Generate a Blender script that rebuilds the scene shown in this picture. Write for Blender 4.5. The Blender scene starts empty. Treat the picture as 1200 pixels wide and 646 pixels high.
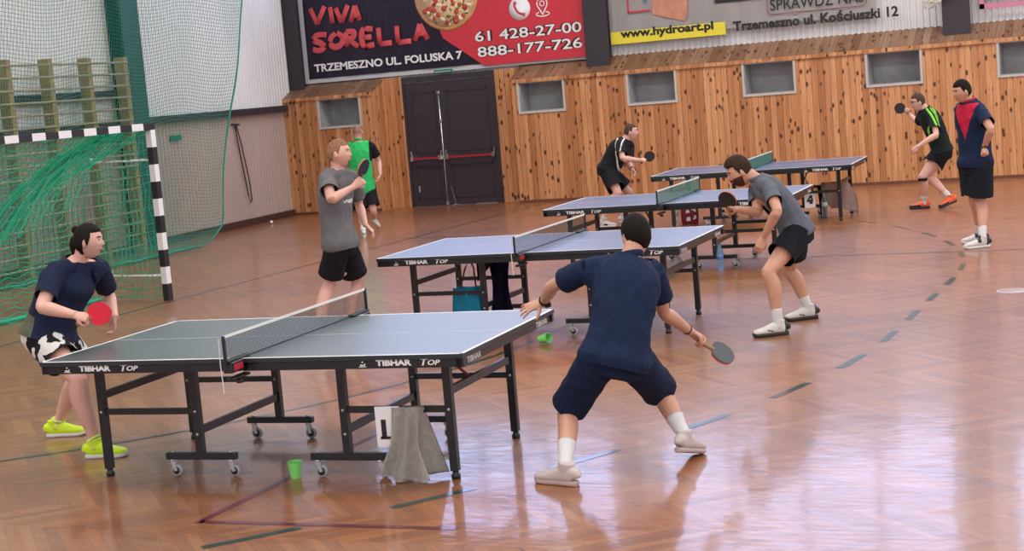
import bpy, bmesh, math, random
import numpy as np
from mathutils import Vector, Matrix, noise
random.seed(7)
S = bpy.context.scene
C = S.collection
V = Vector
PI = math.pi
# ------------------------------------------------------------------ camera (solved from the tables)
F_PX, PITCH, ROLL, CAM_H, TH = 1893.5, .1172, -.0843, 2.169, math.radians(24.5)
_fw = V((0, math.cos(PITCH), -math.sin(PITCH)))
_r = V((1, 0, 0)); _u = _r.cross(_fw)
_r2 = math.cos(ROLL)*_r + math.sin(ROLL)*_u
_u2 = -math.sin(ROLL)*_r + math.cos(ROLL)*_u
RZ = Matrix.Rotation(TH, 3, 'Z')
FW, R2, U2 = RZ@_fw, RZ@_r2, RZ@_u2
CAM = V((0, 0, CAM_H))
DEP = RZ@V((0, 1, 0))
cd = bpy.data.cameras.new('camera'); cam = bpy.data.objects.new('camera', cd); C.objects.link(cam)
M3 = Matrix((R2, U2, -FW)).transposed()
cam.matrix_world = Matrix.Translation(CAM) @ M3.to_4x4()
cd.sensor_width = 36; cd.lens = F_PX/1200*36; cd.clip_end = 200
S.camera = cam
def ray(px, py): return FW*F_PX + R2*(px-600) + U2*(323-py)
def P(px, py, d):                      # point at horizontal forward distance d
    r = ray(px, py); return CAM + r*(d/r.dot(DEP))
def floor_pt(px, py, z=0.):
    r = ray(px, py); return CAM + r*((z-CAM_H)/r.z)
def depth(p): return (p-CAM).dot(DEP)
def cv(x, y, z=0.): return RZ@V((x, y, z))        # vector given relative to the viewing direction
# ------------------------------------------------------------------ materials
MATS = {}
def nt(m): return m.node_tree.nodes, m.node_tree.links
def mat(name, col, rough=.6, metal=0., var=0., vscale=8., bump=0., bscale=40., coat=0., coatr=.1, emit=None, alpha=1., spec=None, sheen=0., trans=0., aniso=None):
    if name in MATS: return MATS[name]
    m = bpy.data.materials.new(name); m.use_nodes = True; MATS[name] = m
    N, L = nt(m); b = N['Principled BSDF']
    b.inputs['Base Color'].default_value = (*col, 1); b.inputs['Roughness'].default_value = rough
    b.inputs['Metallic'].default_value = metal
    if coat: b.inputs['Coat Weight'].default_value = coat; b.inputs['Coat Roughness'].default_value = coatr
    if spec is not None: b.inputs['Specular IOR Level'].default_value = spec
    if sheen: b.inputs['Sheen Weight'].default_value = sheen
    if trans: b.inputs['Transmission Weight'].default_value = trans
    if emit: b.inputs['Emission Color'].default_value = (*emit[0], 1); b.inputs['Emission Strength'].default_value = emit[1]
    tc = N.new('ShaderNodeTexCoord')
    if var:
        n = N.new('ShaderNodeTexNoise'); n.inputs['Scale'].default_value = vscale; n.inputs['Detail'].default_value = 4
        L.new(tc.outputs['Object'], n.inputs['Vector'])
        r = N.new('ShaderNodeValToRGB')
        r.color_ramp.elements[0].position = .3; r.color_ramp.elements[1].position = .7
        r.color_ramp.elements[0].color = (*[c*(1-var) for c in col], 1); r.color_ramp.elements[1].color = (*[min(1, c*(1+var)) for c in col], 1)
        L.new(n.outputs['Fac'], r.inputs['Fac']); L.new(r.outputs['Color'], b.inputs['Base Color'])
    if bump:
        n = N.new('ShaderNodeTexNoise'); n.inputs['Scale'].default_value = bscale; n.inputs['Detail'].default_value = 3
        L.new(tc.outputs['Object'], n.inputs['Vector'])
        bp = N.new('ShaderNodeBump'); bp.inputs['Strength'].default_value = bump; bp.inputs['Distance'].default_value = .01
        L.new(n.outputs['Fac'], bp.inputs['Height']); L.new(bp.outputs['Normal'], b.inputs['Normal'])
    return m
def fabric(name, col, var=.12): return mat(name, col, rough=.85, var=var, vscale=14, bump=.25, bscale=22, spec=.25)
class NB:                              # tiny node builder
    def __init__(s, m):
        s.N, s.L = nt(m); s.b = s.N['Principled BSDF']
    def m(s, op, a, b=None, c=None):
        n = s.N.new('ShaderNodeMath'); n.operation = op
        for i, v in enumerate((a, b, c)):
            if v is None: continue
            if isinstance(v, (int, float)): n.inputs[i].default_value = v
            else: s.L.new(v, n.inputs[i])
        return n.outputs[0]
    def comb(s, x, y, z):
        n = s.N.new('ShaderNodeCombineXYZ')
        for i, v in enumerate((x, y, z)):
            if isinstance(v, (int, float)): n.inputs[i].default_value = v
            else: s.L.new(v, n.inputs[i])
        return n.outputs[0]
    def pos(s):
        g = s.N.new('ShaderNodeNewGeometry'); x = s.N.new('ShaderNodeSeparateXYZ'); s.L.new(g.outputs['Position'], x.inputs[0]); return x.outputs
    def noise(s, vec, scale=1., detail=3., rough=.5):
        n = s.N.new('ShaderNodeTexNoise'); n.inputs['Scale'].default_value = scale; n.inputs['Detail'].default_value = detail; n.inputs['Roughness'].default_value = rough
        s.L.new(vec, n.inputs['Vector']); return n.outputs['Fac']
    def white(s, vec):
        n = s.N.new('ShaderNodeTexWhiteNoise'); n.noise_dimensions = '3D'; s.L.new(vec, n.inputs['Vector']); return n.outputs['Value']
    def ramp(s, fac, stops, interp='LINEAR'):
        r = s.N.new('ShaderNodeValToRGB'); r.color_ramp.interpolation = interp
        e = r.color_ramp.elements
        while len(e) < len(stops): e.new(.5)
        for k, (p, c) in enumerate(stops): e[k].position = p; e[k].color = (*c, 1)
        s.L.new(fac, r.inputs['Fac']); return r.outputs['Color']
    def mix(s, fac, a, b, mode='MIX'):
        n = s.N.new('ShaderNodeMix'); n.data_type = 'RGBA'; n.blend_type = mode
        for i, v in ((0, fac), (6, a), (7, b)):
            if isinstance(v, (int, float)): n.inputs[i].default_value = v
            elif isinstance(v, tuple): n.inputs[i].default_value = (*v, 1)
            else: s.L.new(v, n.inputs[i])
        return n.outputs[2]
    def bump(s, h, strength=.3, dist=.01):
        n = s.N.new('ShaderNodeBump'); n.inputs['Strength'].default_value = strength; n.inputs['Distance'].default_value = dist
        s.L.new(h, n.inputs['Height']); s.L.new(n.outputs[0], s.b.inputs['Normal']); return n
def pine(name, tint=(1, 1, 1), pw=.105, slanted=False):
    m = mat(name, (.5, .25, .1), rough=.38); nb = NB(m); x, y, z = nb.pos()
    a = nb.m('ADD', x, nb.m('MULTIPLY', y, 1.0)) if not slanted else nb.m('SUBTRACT', x, nb.m('MULTIPLY', y, 0.0))
    u = nb.m('DIVIDE', a, pw); idx = nb.m('FLOOR', u); fr = nb.m('FRACT', u)
    w = nb.white(nb.comb(idx, 3.1, .5))
    along = z if not slanted else y
    # grain
    g = nb.noise(nb.comb(nb.m('MULTIPLY', a, 30), nb.m('MULTIPLY', idx, 7.3), nb.m('MULTIPLY', along, 1.6)), 1., 4, .6)
    base = nb.ramp(w, [(0, (.46*tint[0], .19*tint[1], .075*tint[2])), (.5, (.60*tint[0], .27*tint[1], .115*tint[2])), (1, (.72*tint[0], .36*tint[1], .17*tint[2]))])
    gr = nb.ramp(g, [(.35, (.78, .72, .66)), (.6, (1.05, 1.03, 1.0))])
    c = nb.mix(1., base, gr, 'MULTIPLY')
    # knots
    vo = nb.N.new('ShaderNodeTexVoronoi'); vo.inputs['Scale'].default_value = 1.; vo.inputs['Randomness'].default_value = 1.
    nb.L.new(nb.comb(nb.m('MULTIPLY', a, 9.5), nb.m('MULTIPLY', idx, 5.7), nb.m('MULTIPLY', along, 5.5)), vo.inputs['Vector'])
    kr = nb.ramp(vo.outputs['Distance'], [(.17, (1, 1, 1)), (.32, (0, 0, 0))])
    sc = nb.N.new('ShaderNodeSeparateColor'); nb.L.new(vo.outputs['Color'], sc.inputs[0])
    kf = nb.m('MULTIPLY', nb.m('GREATER_THAN', sc.outputs[0], .35), kr)
    c = nb.mix(kf, c, (.085, .025, .012))
    gap = nb.m('LESS_THAN', fr, .055)
    c = nb.mix(nb.m('MULTIPLY', gap, .75), c, (.06, .02, .01))
    nb.L.new(c, nb.b.inputs['Base Color'])
    nb.bump(nb.m('MULTIPLY', gap, -1), .6, .01)
    return m
def floor_mat():
    m = mat('varnished_parquet', (.3, .13, .05), rough=.4); nb = NB(m); x, y, z = nb.pos()
    # herringbone parquet: boards run at 45 degrees, alternating in bands
    band = nb.m('FLOOR', nb.m('DIVIDE', y, .42)); par = nb.m('MODULO', nb.m('ADD', band, 200.), 2.)
    s1 = nb.m('MULTIPLY', nb.m('ADD', x, y), .7071); s2 = nb.m('MULTIPLY', nb.m('SUBTRACT', x, y), .7071)
    across = nb.m('ADD', nb.m('MULTIPLY', s1, par), nb.m('MULTIPLY', s2, nb.m('SUBTRACT', 1., par)))
    along = nb.m('ADD', nb.m('MULTIPLY', s2, par), nb.m('MULTIPLY', s1, nb.m('SUBTRACT', 1., par)))
    u = nb.m('DIVIDE', across, .065); idx = nb.m('FLOOR', u); fr = nb.m('FRACT', u)
    w = nb.white(nb.comb(idx, band, .3))
    g = nb.noise(nb.comb(nb.m('MULTIPLY', across, 60), nb.m('MULTIPLY', along, 4), band), 1., 4, .6)
    base = nb.ramp(w, [(0, (.235, .078, .019)), (.5, (.30, .104, .025)), (1, (.36, .138, .037))])
    c = nb.mix(1., base, nb.ramp(g, [(.3, (.8, .76, .72)), (.65, (1.05, 1.04, 1.02))]), 'MULTIPLY')
    big = nb.noise(nb.comb(x, y, 0.), .35, 3, .55)
    c = nb.mix(1., c, nb.ramp(big, [(.3, (.82, .78, .74)), (.7, (1.12, 1.1, 1.08))]), 'MULTIPLY')
    # worn dark scuffs
    sc = nb.noise(nb.comb(nb.m('MULTIPLY', s2, 1.2), nb.m('MULTIPLY', s1, 7.), 2.), 2.2, 5, .65)
    c = nb.mix(nb.ramp(sc, [(.66, (0, 0, 0)), (.74, (.6, .6, .6))]), c, (.07, .028, .014))
    gap = nb.m('LESS_THAN', fr, .05)
    c = nb.mix(nb.m('MULTIPLY', gap, .55), c, (.05, .018, .01))
    # court joints every few metres
    nb.L.new(c, nb.b.inputs['Base Color'])
    # varnish: sharp coat over a rougher, scratched layer
    scr = nb.noise(nb.comb(nb.m('MULTIPLY', x, 1.1), nb.m('MULTIPLY', y, 9.), 0.), 3.2, 5, .7)
    rg = nb.N.new('ShaderNodeMapRange'); rg.inputs[1].default_value = .3; rg.inputs[2].default_value = .75; rg.inputs[3].default_value = .36; rg.inputs[4].default_value = .54
    nb.L.new(scr, rg.inputs[0]); nb.L.new(rg.outputs[0], nb.b.inputs['Roughness'])
    nb.b.inputs['Specular IOR Level'].default_value = .62; nb.b.inputs['IOR'].default_value = 1.75
    nb.b.inputs['Coat Weight'].default_value = .5
    nb.b.inputs['Coat IOR'].default_value = 1.5
    cr = nb.N.new('ShaderNodeMapRange'); cr.inputs[1].default_value = .42; cr.inputs[2].default_value = .7; cr.inputs[3].default_value = .04; cr.inputs[4].default_value = .26
    nb.L.new(scr, cr.inputs[0]); nb.L.new(cr.outputs[0], nb.b.inputs['Coat Roughness'])
    wav = nb.noise(nb.comb(nb.m('MULTIPLY', x, 2.0), nb.m('MULTIPLY', y, 2.0), 0.), 2.2, 3, .5)
    fine = nb.noise(nb.comb(nb.m('MULTIPLY', s1, 14.), nb.m('MULTIPLY', s2, 30.), 0.), 1., 2, .5)
    st = nb.noise(nb.comb(nb.m('MULTIPLY', x, 3.), nb.m('ADD', nb.m('MULTIPLY', y, 26.), nb.m('MULTIPLY', x, 5.)), 0.), 1., 4, .65)
    h = nb.m('ADD', nb.m('MULTIPLY', wav, .8), nb.m('ADD', nb.m('MULTIPLY', fine, .12), nb.m('MULTIPLY', st, .22)))
    bp = nb.bump(h, .06, .03)
    nb.L.new(bp.outputs[0], nb.b.inputs['Coat Normal'])
    return m
# ------------------------------------------------------------------ object helpers
def link(name, me, parent=None, mats=None):
    o = bpy.data.objects.new(name, me); C.objects.link(o)
    if parent is not None: o.parent = parent
    if mats is not None and hasattr(me, 'materials') and len(me.materials) == 0:
        for m in (mats if isinstance(mats, (list, tuple)) else [mats]): me.materials.append(m)
    return o
def tag(o, label=None, cat=None, group=None, kind=None):
    if label: o['label'] = label
    if cat: o['category'] = cat
    if group: o['group'] = group
    if kind: o['kind'] = kind
    return o
def thing(name, label, cat, loc=(0, 0, 0), rz=0., group=None):
    o = bpy.data.objects.new(name, None); C.objects.link(o); o.location = loc; o.rotation_euler = (0, 0, rz); o.empty_display_size = .1
    return tag(o, label, cat, group)
def obj(name, bm, m, parent=None, smooth=False, kind=None):
    me = bpy.data.meshes.new(name)
    bmesh.ops.recalc_face_normals(bm, faces=bm.faces[:])
    bm.to_mesh(me); bm.free()
    for x in (m if isinstance(m, (list, tuple)) else [m]): me.materials.append(x)
    if smooth:
        for p in me.polygons: p.use_smooth = True
    o = link(name, me, parent)
    if kind: o['kind'] = kind
    return o
def struct(name, bm, m, smooth=False): return obj(name, bm, m, None, smooth, 'structure')
def B(): return bmesh.new()
def box(bm, x0, y0, z0, x1, y1, z1, mi=0):
    v = [bm.verts.new((x, y, z)) for x in (x0, x1) for y in (y0, y1) for z in (z0, z1)]
    fs = [(0, 1, 3, 2), (4, 6, 7, 5), (0, 4, 5, 1), (2, 3, 7, 6), (0, 2, 6, 4), (1, 5, 7, 3)]
    r = []
    for f in fs:
        q = bm.faces.new([v[i] for i in f]); q.material_index = mi; r.append(q)
    return r
def bbox(bm, x0, y0, z0, x1, y1, z1, bev=.003):       # bevelled box
    r = box(bm, x0, y0, z0, x1, y1, z1)
    es = list({e for f in r for e in f.edges})
    bmesh.ops.bevel(bm, geom=es, offset=bev, segments=1, affect='EDGES', clamp_overlap=True)
def bar(bm, p, q, w, h, up=(0, 0, 1)):               # rectangular bar between two points
    p, q = V(p), V(q); t = (q-p).normalized(); up = V(up)
    s = t.cross(up)
    if s.length < 1e-3: s = t.cross(V((1, 0, 0)))
    s.normalize(); u = s.cross(t)
    a = [[bm.verts.new(c+s*i*w/2+u*j*h/2) for i, j in ((-1, -1), (1, -1), (1, 1), (-1, 1))] for c in (p, q)]
    for k in range(4): bm.faces.new((a[0][k], a[0][(k+1) % 4], a[1][(k+1) % 4], a[1][k]))
    bm.faces.new(a[0][::-1]); bm.faces.new(a[1])
def crspline(pts, k):
    n = len(pts); out = []
    for i in range(n-1):
        a = pts[max(i-1, 0)]; b = pts[i]; c = pts[i+1]; d = pts[min(i+2, n-1)]
        for j in range(k):
            t = j/k
            out.append([.5*((2*b[q]) + (-a[q]+c[q])*t + (2*a[q]-5*b[q]+4*c[q]-d[q])*t*t + (-a[q]+3*b[q]-3*c[q]+d[q])*t**3) for q in range(len(b))])
    out.append(list(pts[-1])); return out
def tube(bm, pts, rad, side=(1, 0, 0), n=12, k=1, cup0=0., cup1=0., power=1., mi=0):
    """closed tube along pts; rad = radius or (a along side, b across) per point"""
    R = [(r, r) if isinstance(r, (int, float)) else tuple(r) for r in (rad if isinstance(rad, (list, tuple)) and not (len(rad) == 2 and len(pts) != 2) else [rad]*len(pts))]
    sides = [tuple(s) for s in side] if hasattr(side[0], '__len__') else [tuple(side)]*len(pts)
    data = [list(p)+list(r)+list(s) for p, r, s in zip(pts, R, sides)]
    if k > 1: data = crspline(data, k)
    rings = []; m = len(data)
    for i, d in enumerate(data):
        p = V(d[:3]); a = V(data[max(i-1, 0)][:3]); b = V(data[min(i+1, m-1)][:3]); t = (b-a).normalized()
        s = V(d[5:8]); s = s - t*s.dot(t)
        if s.length < 1e-4: s = t.orthogonal()
        s.normalize(); u = t.cross(s)
        ring = []
        for j in range(n):
            th = 2*PI*j/n; ca, sa = math.cos(th), math.sin(th)
            if power != 1: ca = math.copysign(abs(ca)**power, ca); sa = math.copysign(abs(sa)**power, sa)
            ring.append(p + s*ca*max(d[3], 1e-4) + u*sa*max(d[4], 1e-4))
        rings.append((ring, p, t))
    def cap(ring, p, t, cup, first):
        if cup > 0:
            inner = [p+(q-p)*.8 + t*(cup if first else -cup) for q in ring]
            return [inner]
        return []
    allr = [r[0] for r in rings]
    allr = cap(*rings[0], cup0, True)+allr+cap(*rings[-1], cup1, False)
    vs = [[bm.verts.new(q) for q in r] for r in allr]
    for i in range(len(vs)-1):
        for j in range(n):
            f = bm.faces.new((vs[i][j], vs[i][(j+1) % n], vs[i+1][(j+1) % n], vs[i+1][j])); f.material_index = mi; f.smooth = True
    for r in (vs[0], vs[-1]):
        c = bm.verts.new(sum((v.co for v in r), V())/n)
        for j in range(n):
            f = bm.faces.new((r[j], r[(j+1) % n], c)); f.material_index = mi; f.smooth = True
def lathe(bm, prof, c=(0, 0, 0), n=20, axis=None):
    c = V(c)
    M = Matrix.Identity(3) if axis is None else V((0, 0, 1)).rotation_difference(V(axis)).to_matrix()
    rings = []
    for r, z in prof:
        rings.append([bm.verts.new(c+M@V((r*math.cos(2*PI*j/n), r*math.sin(2*PI*j/n), z))) for j in range(n)])
    for i in range(len(rings)-1):
        for j in range(n):
            bm.faces.new((rings[i][j], rings[i][(j+1) % n], rings[i+1][(j+1) % n], rings[i+1][j])).smooth = True
    for r in (rings[0], rings[-1]):
        try: bm.faces.new(r)
        except Exception: pass
def ell(bm, c, r, M=None, sub=3):
    res = bmesh.ops.create_icosphere(bm, subdivisions=sub, radius=1.)
    M = M or Matrix.Identity(3)
    for v in res['verts']: v.co = V(c) + M@V((v.co.x*r[0], v.co.y*r[1], v.co.z*r[2]))
    for f in {f for v in res['verts'] for f in v.link_faces}: f.smooth = True
    return res['verts']
def cord(bm, pts, r, n=3):             # thin cord: no caps
    pts = [V(p) for p in pts]; m = len(pts); vs = []
    for i, p in enumerate(pts):
        t = (pts[min(i+1, m-1)]-pts[max(i-1, 0)]).normalized()
        s = t.orthogonal().normalized() if abs(t.z) > .9 else t.cross(V((0, 0, 1))).normalized()
        u = t.cross(s)
        vs.append([bm.verts.new(p+s*math.cos(2*PI*j/n)*r+u*math.sin(2*PI*j/n)*r) for j in range(n)])
    for i in range(m-1):
        for j in range(n): bm.faces.new((vs[i][j], vs[i][(j+1) % n], vs[i+1][(j+1) % n], vs[i+1][j]))
def poly(bm, pts, depthv, mi=0):        # flat polygon extruded by a vector
    a = [bm.verts.new(V(p)) for p in pts]; b = [bm.verts.new(V(p)+V(depthv)) for p in pts]; n = len(pts)
    fs = [bm.faces.new(a), bm.faces.new(b[::-1])]
    for i in range(n): fs.append(bm.faces.new((a[i], b[i], b[(i+1) % n], a[(i+1) % n])))
    for f in fs: f.material_index = mi
def text_mesh(txt, size, width=None, bold=0., ext=.001, shear=0., align='LEFT'):
    cu = bpy.data.curves.new('t', 'FONT'); cu.body = txt; cu.size = size; cu.offset = bold; cu.extrude = ext; cu.shear = shear; cu.resolution_u = 3
    cu.align_x = align
    o = bpy.data.objects.new('t', cu); C.objects.link(o)
    dg = bpy.context.evaluated_depsgraph_get(); dg.update()
    me = bpy.data.meshes.new_from_object(o.evaluated_get(dg)); bpy.data.objects.remove(o); bpy.data.curves.remove(cu)
    if width and len(me.vertices):
        xs = [v.co.x for v in me.vertices]; k = width/(max(xs)-min(xs)); x0 = min(xs)
        for v in me.vertices: v.co.x = (v.co.x-x0)*k
    return me
def text(name, txt, origin, xdir, updir, size, m, parent=None, width=None, bold=0., ext=.001, shear=0., cap=None):
    me = text_mesh(txt, size, width, bold, ext, shear); me.name = name
    if cap:                             # scale so capitals are `cap` high
        ys = [v.co.y for v in me.vertices]; k = cap/(max(ys)-min(ys))
        for v in me.vertices: v.co.y = (v.co.y-min(ys))*k
    x = V(xdir).normalized(); u = V(updir).normalized(); n = x.cross(u)
    for v in me.vertices: v.co = V(origin)+x*v.co.x+u*v.co.y+n*v.co.z
    me.materials.clear(); me.materials.append(m)
    return link(name, me, parent)
# ------------------------------------------------------------------ the hall
YF, YD, YB, ZL = 27.1, 27.45, 27.6, 2.24
pine_m = pine('knotty_pine_boards'); pine_top = pine('weathered_pine_boards', (.44, .52, .66), .13, slanted=True)
white_metal = mat('white_corrugated_sheet', (.72, .71, .72), rough=.5, var=.07, vscale=1.2)
steel_dark = mat('dark_painted_steel', (.038, .030, .040), rough=.45)
steel_green = mat('dark_green_steel', (.014, .055, .05), rough=.5)
grey_panel = mat('grey_recess', (.34, .34, .35), rough=.7, var=.2, vscale=3)
frame_m = mat('pale_window_frame', (.55, .53, .50), rough=.5)
chrome = mat('chrome', (.75, .75, .77), rough=.22, metal=1.)
steel = mat('brushed_steel', (.6, .6, .62), rough=.35, metal=.9)
black_m = mat('black_powder_coat', (.012, .012, .014), rough=.32)
black_pl = mat('black_plastic', (.015, .015, .017), rough=.4)
white_m = mat('white_paint', (.85, .85, .85), rough=.45)
bm = B(); box(bm, -19, -8, -.1, 16, 29, 0); struct('floor', bm, floor_mat())
# court lines painted on the boards
line_g = mat('dark_green_line_paint', (.012, .055, .045), rough=.3, coat=.6)
line_r = mat('dark_red_line_paint', (.14, .02, .03), rough=.3, coat=.6)
def strip(name, pts, w, m, label):
    bm = B()
    for a, b in zip(pts[:-1], pts[1:]):
        a, b = V((*a, .0015)), V((*b, .0015)); t = (b-a).normalized(); s = V((-t.y, t.x, 0))*w/2
        q = [a-s, a+s, b+s, b-s]; bm.faces.new([bm.verts.new(c) for c in q])
    return struct(name, bm, m)
GX, GY = -11.5, 15.5
def arc(R, a0, a1, cy=GY, n=24): return [(GX+R*math.cos(math.radians(a0+(a1-a0)*i/n)), cy+R*math.sin(math.radians(a0+(a1-a0)*i/n))) for i in range(n+1)]
strip('trim_1', arc(6, -90, 0, GY-3)+arc(6, 0, 90), .05, line_g, '')
fine9 = arc(9, -88, 0, GY-3, 160)+[(GX+9, GY-3+3*i/40) for i in range(1, 40)]+arc(9, 0, 88, GY, 160)
dash = []; acc = 0; cur = [fine9[0]]; on = True
for a, b in zip(fine9[:-1], fine9[1:]):
    acc += math.dist(a, b); cur.append(b)
    if acc > (.44 if on else .50):
        if on: dash.append(cur)
        on = not on; cur = [b]; acc = 0
bm = B()
for pts in dash:
    for a, b in zip(pts[:-1], pts[1:]):
        a, b = V((*a, .0018)), V((*b, .0018)); t = (b-a)
        if t.length < 1e-5: continue
        t.normalize(); s = V((-t.y, t.x, 0))*.03
        bm.faces.new([bm.verts.new(c) for c in (a-s, a+s, b+s, b-s)])
struct('trim_2', bm, line_g)
strip('trim_3', [(-5.1, 6.9), (-5.14, 9.4)], .05, line_r, '')
strip('trim_4', [(-5.1, 6.93), (-3.6, 6.99)], .05, line_r, '')
strip('trim_5', [(-11.35, 8), (-11.45, 26.6)], .04, line_g, '')
strip('trim_6', [(-5.1, 17.6), (2.5, 17.6)], .03, mat('brown_joint', (.06, .02, .02), rough=.4), '')
# back wall boards with the openings left free
WINS = [(-16.03, -15.16, 26.95)] + [(-11.9+2.11*i, -11.04+2.11*i, YF) for i in range(11)]
WZ0, WZ1 = 1.66, 2.18
bm = B()
def quad(bm, a, b, c, d, mi=0): f = bm.faces.new([bm.verts.new(V(p)) for p in (a, b, c, d)]); f.material_index = mi; return f
def wallrect(bm, x0, x1, z0, z1, y, th=.03): box(bm, x0, y, z0, x1, y+th, z1)
def holed(bm, x0, x1, y, wins):
    xs = [x0]
    for w in wins: xs += [w[0], w[1]]
    xs.append(x1)
    for i in range(0, len(xs), 2): wallrect(bm, xs[i], xs[i+1], 0, ZL, y)
    for w in wins: wallrect(bm, w[0], w[1], 0, WZ0, y); wallrect(bm, w[0], w[1], WZ1, ZL, y)
holed(bm, -16.86, -14.87, 26.95, WINS[:1])
holed(bm, -12.05, 13.0, YF, WINS[1:])
box(bm, -14.9, 26.98, 0, -14.87, YD, ZL)             # return of the left box
poly(bm, [(-14.9, 26.95, ZL), (-14.9, YD+.1, ZL), (-14.9, YD+.1, 2.5)], (.03, 0, 0))
box(bm, -12.05, YF+.03, 0, -12.02, YD, ZL)
poly(bm, [(-12.05, YF, ZL), (-12.05, YD+.1, ZL), (-12.05, YD+.1, 2.46)], (.03, 0, 0))
wallrect(bm, -14.9, -14.47, 0, 2.49, YD)
wallrect(bm, -12.53, -12.02, 0, 2.47, YD)
struct('wall_back', bm, pine_m)
bm = B()
def ledge(bm, x0, x1, yf):
    dy = YB-yf; dz = .30
    a = [(x0, yf-.02, ZL), (x0, yf-.02, ZL+.02), (x0, YB, ZL+dz), (x0, YB, ZL+dz-.03)]
    poly(bm, a, (x1-x0, 0, 0))
ledge(bm, -16.9, -14.87, 26.95); ledge(bm, -12.05, 13., YF)
struct('trim_7', bm, pine_top)
bm = B(); box(bm, -16.9, 26.915, ZL-.05, -14.86, 26.95, ZL+.015); box(bm, -12.06, YF-.035, ZL-.05, 13, YF, ZL+.015)
struct('trim_8', bm, pine_m)
bm = B(); box(bm, -16.86, 26.93, 0, -14.87, 26.95, .05); box(bm, -12.05, YF-.02, 0, 13, YF, .05); struct('baseboard_back', bm, mat('brown_base', (.16, .06, .03), rough=.5))
for i, (x0, x1, y) in enumerate(WINS[:7]):
    bm = B(); d = .42; t = .012
    for a in ((x0, y, WZ0, x0+t, y+d, WZ1), (x1-t, y, WZ0, x1, y+d, WZ1), (x0+t, y, WZ0, x1-t, y+d, WZ0+t), (x0+t, y, WZ1-t, x1-t, y+d, WZ1)): box(bm, *a)
    box(bm, x0, y+d, WZ0, x1, y+d+.01, WZ1)
    w = struct('window_%d' % (i+1), bm, grey_panel)
    bm = B(); e = .035
    for a in ((x0-e, y-.02, WZ0-e, x0, y-.0, WZ1+e), (x1, y-.02, WZ0-e, x1+e, y, WZ1+e), (x0, y-.02, WZ0-e, x1, y, WZ0), (x0, y-.02, WZ1, x1, y, WZ1+e)): box(bm, *a)
    obj('window_frame', bm, frame_m, w)
# corrugated upper wall, big windows, roof columns
def corr(bm, p, q, z0, z1, pitch=.105, amp=.022, nrm=(0, -1, 0)):
    p, q, nrm = V(p), V(q), V(nrm); Lg = (q-p).length; t = (q-p)/Lg; n = int(Lg/pitch)
    prof = []
    for i in range(n):
        for s, a in ((0, 0), (.42, 0), (.52, 1), (.9, 1)): prof.append((p+t*(i+s)*pitch + nrm*a*amp))
    prof.append(q)
    va = [bm.verts.new((c.x, c.y, z0)) for c in prof]; vb = [bm.verts.new((c.x, c.y, z1)) for c in prof]
    for i in range(len(prof)-1): bm.faces.new((va[i], va[i+1], vb[i+1], vb[i]))
WB0, WB1 = 4.15, 7.3
bm = B(); corr(bm, (-17.3, YB, 0), (13, YB, 0), 2.35, WB0); corr(bm, (-17.3, YB, 0), (13, YB, 0), WB1, 8.3)
struct('wall_back_upper', bm, white_metal)
day = mat('daylit_window_panes', (.8, .85, .9), emit=((.44, .56, 1.0), 4.1))
cols = [-16.98, -10.62, -4.35, 1.9, 8.15]
def bigwin(k, x0, x1):
    bm = B(); box(bm, x0, YB+.03, WB0, x1, YB+.05, WB1); w = struct('window_%d' % k, bm, day)
    bm = B(); n = 4
    for i in range(n+1):
        x = x0+(x1-x0)*i/n; box(bm, x-.035, YB-.02, WB0, x+.035, YB+.03, WB1)
    for z in (WB0, (WB0+WB1)/2, WB1-.06): box(bm, x0, YB-.02, z, x1, YB+.03, z+.06)
    obj('window_frame', bm, mat('grey_frame', (.2, .21, .23), rough=.5), w)
for i in range(4): bigwin(8+i, cols[i]+.75, cols[i+1]-.2)
for i, x in enumerate(cols):
    bm = B(); bbox(bm, x, YF+.18, 2.32, x+.44, YF+.24, 8.25); box(bm, x+.05, YF+.24, 2.32, x+.39, YB-.03, 8.25)
    struct('column_%d' % (i+1), bm, steel_dark)
# side walls
def LX(y): return -16.83+(26.86-y)*.07
bm = B(); corr(bm, (LX(27.4), 27.4, 0), (LX(-6), -6, 0), 2.08, 8.3, pitch=.11, amp=.018, nrm=(1, .0, 0))
wl_m = mat('pale_wall_sheet', (.82, .80, .78), rough=.55, var=.06, vscale=.7); struct('wall_left', bm, wl_m)
bm = B(); corr(bm, (LX(27.4), 27.4, 0), (LX(-6), -6, 0), 0, 2.08, pitch=.11, amp=.018, nrm=(1, .0, 0)); struct('wall_left_lower', bm, mat('floor_bounce_pink_wall_sheet', (.50, .375, .33), rough=.6, var=.06, vscale=.7))  # pink bounce light from the floor is put into this lower sheet's colour
bm = B()
for y0, y1, z, h_, dp in ((21.6, 26.9, 2.02, .12, .12), (5, 21.3, 2.02, .12, .12), (5, 21.9, 2.48, .13, .14)):
    p, q = V((LX(y0)+dp/2+.02, y0, z+h_/2)), V((LX(y1)+dp/2+.02, y1, z+h_/2)); bar(bm, p, q, dp, h_)
struct('beam_left', bm, steel_dark)
bm = B(); bar(bm, (LX(5)+.05, 5, .06), (LX(26.9)+.05, 26.9, .06), .06, .12); struct('baseboard_left', bm, mat('dark_red_brown_base', (.07, .03, .025), rough=.5))
for i, y in enumerate((21.25, 15.1, 9.0)):
    bm = B(); x = LX(y)+.05; box(bm, x, y, 0, x+.03, y+.46, 8.2); box(bm, x+.03, y+.21, 0, x+.25, y+.25, 8.2); box(bm, x+.25, y, 0, x+.28, y+.46, 8.2)
    struct('column_%d' % (i+6), bm, steel_green)
bm = B(); corr(bm, (13, -6, 0), (13, 27.6, 0), 0, 3.2, nrm=(-1, 0, 0)); corr(bm, (13, -6, 0), (13, 27.6, 0), 6.8, 8.3, nrm=(-1, 0, 0)); struct('wall_right', bm, white_metal)
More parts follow.
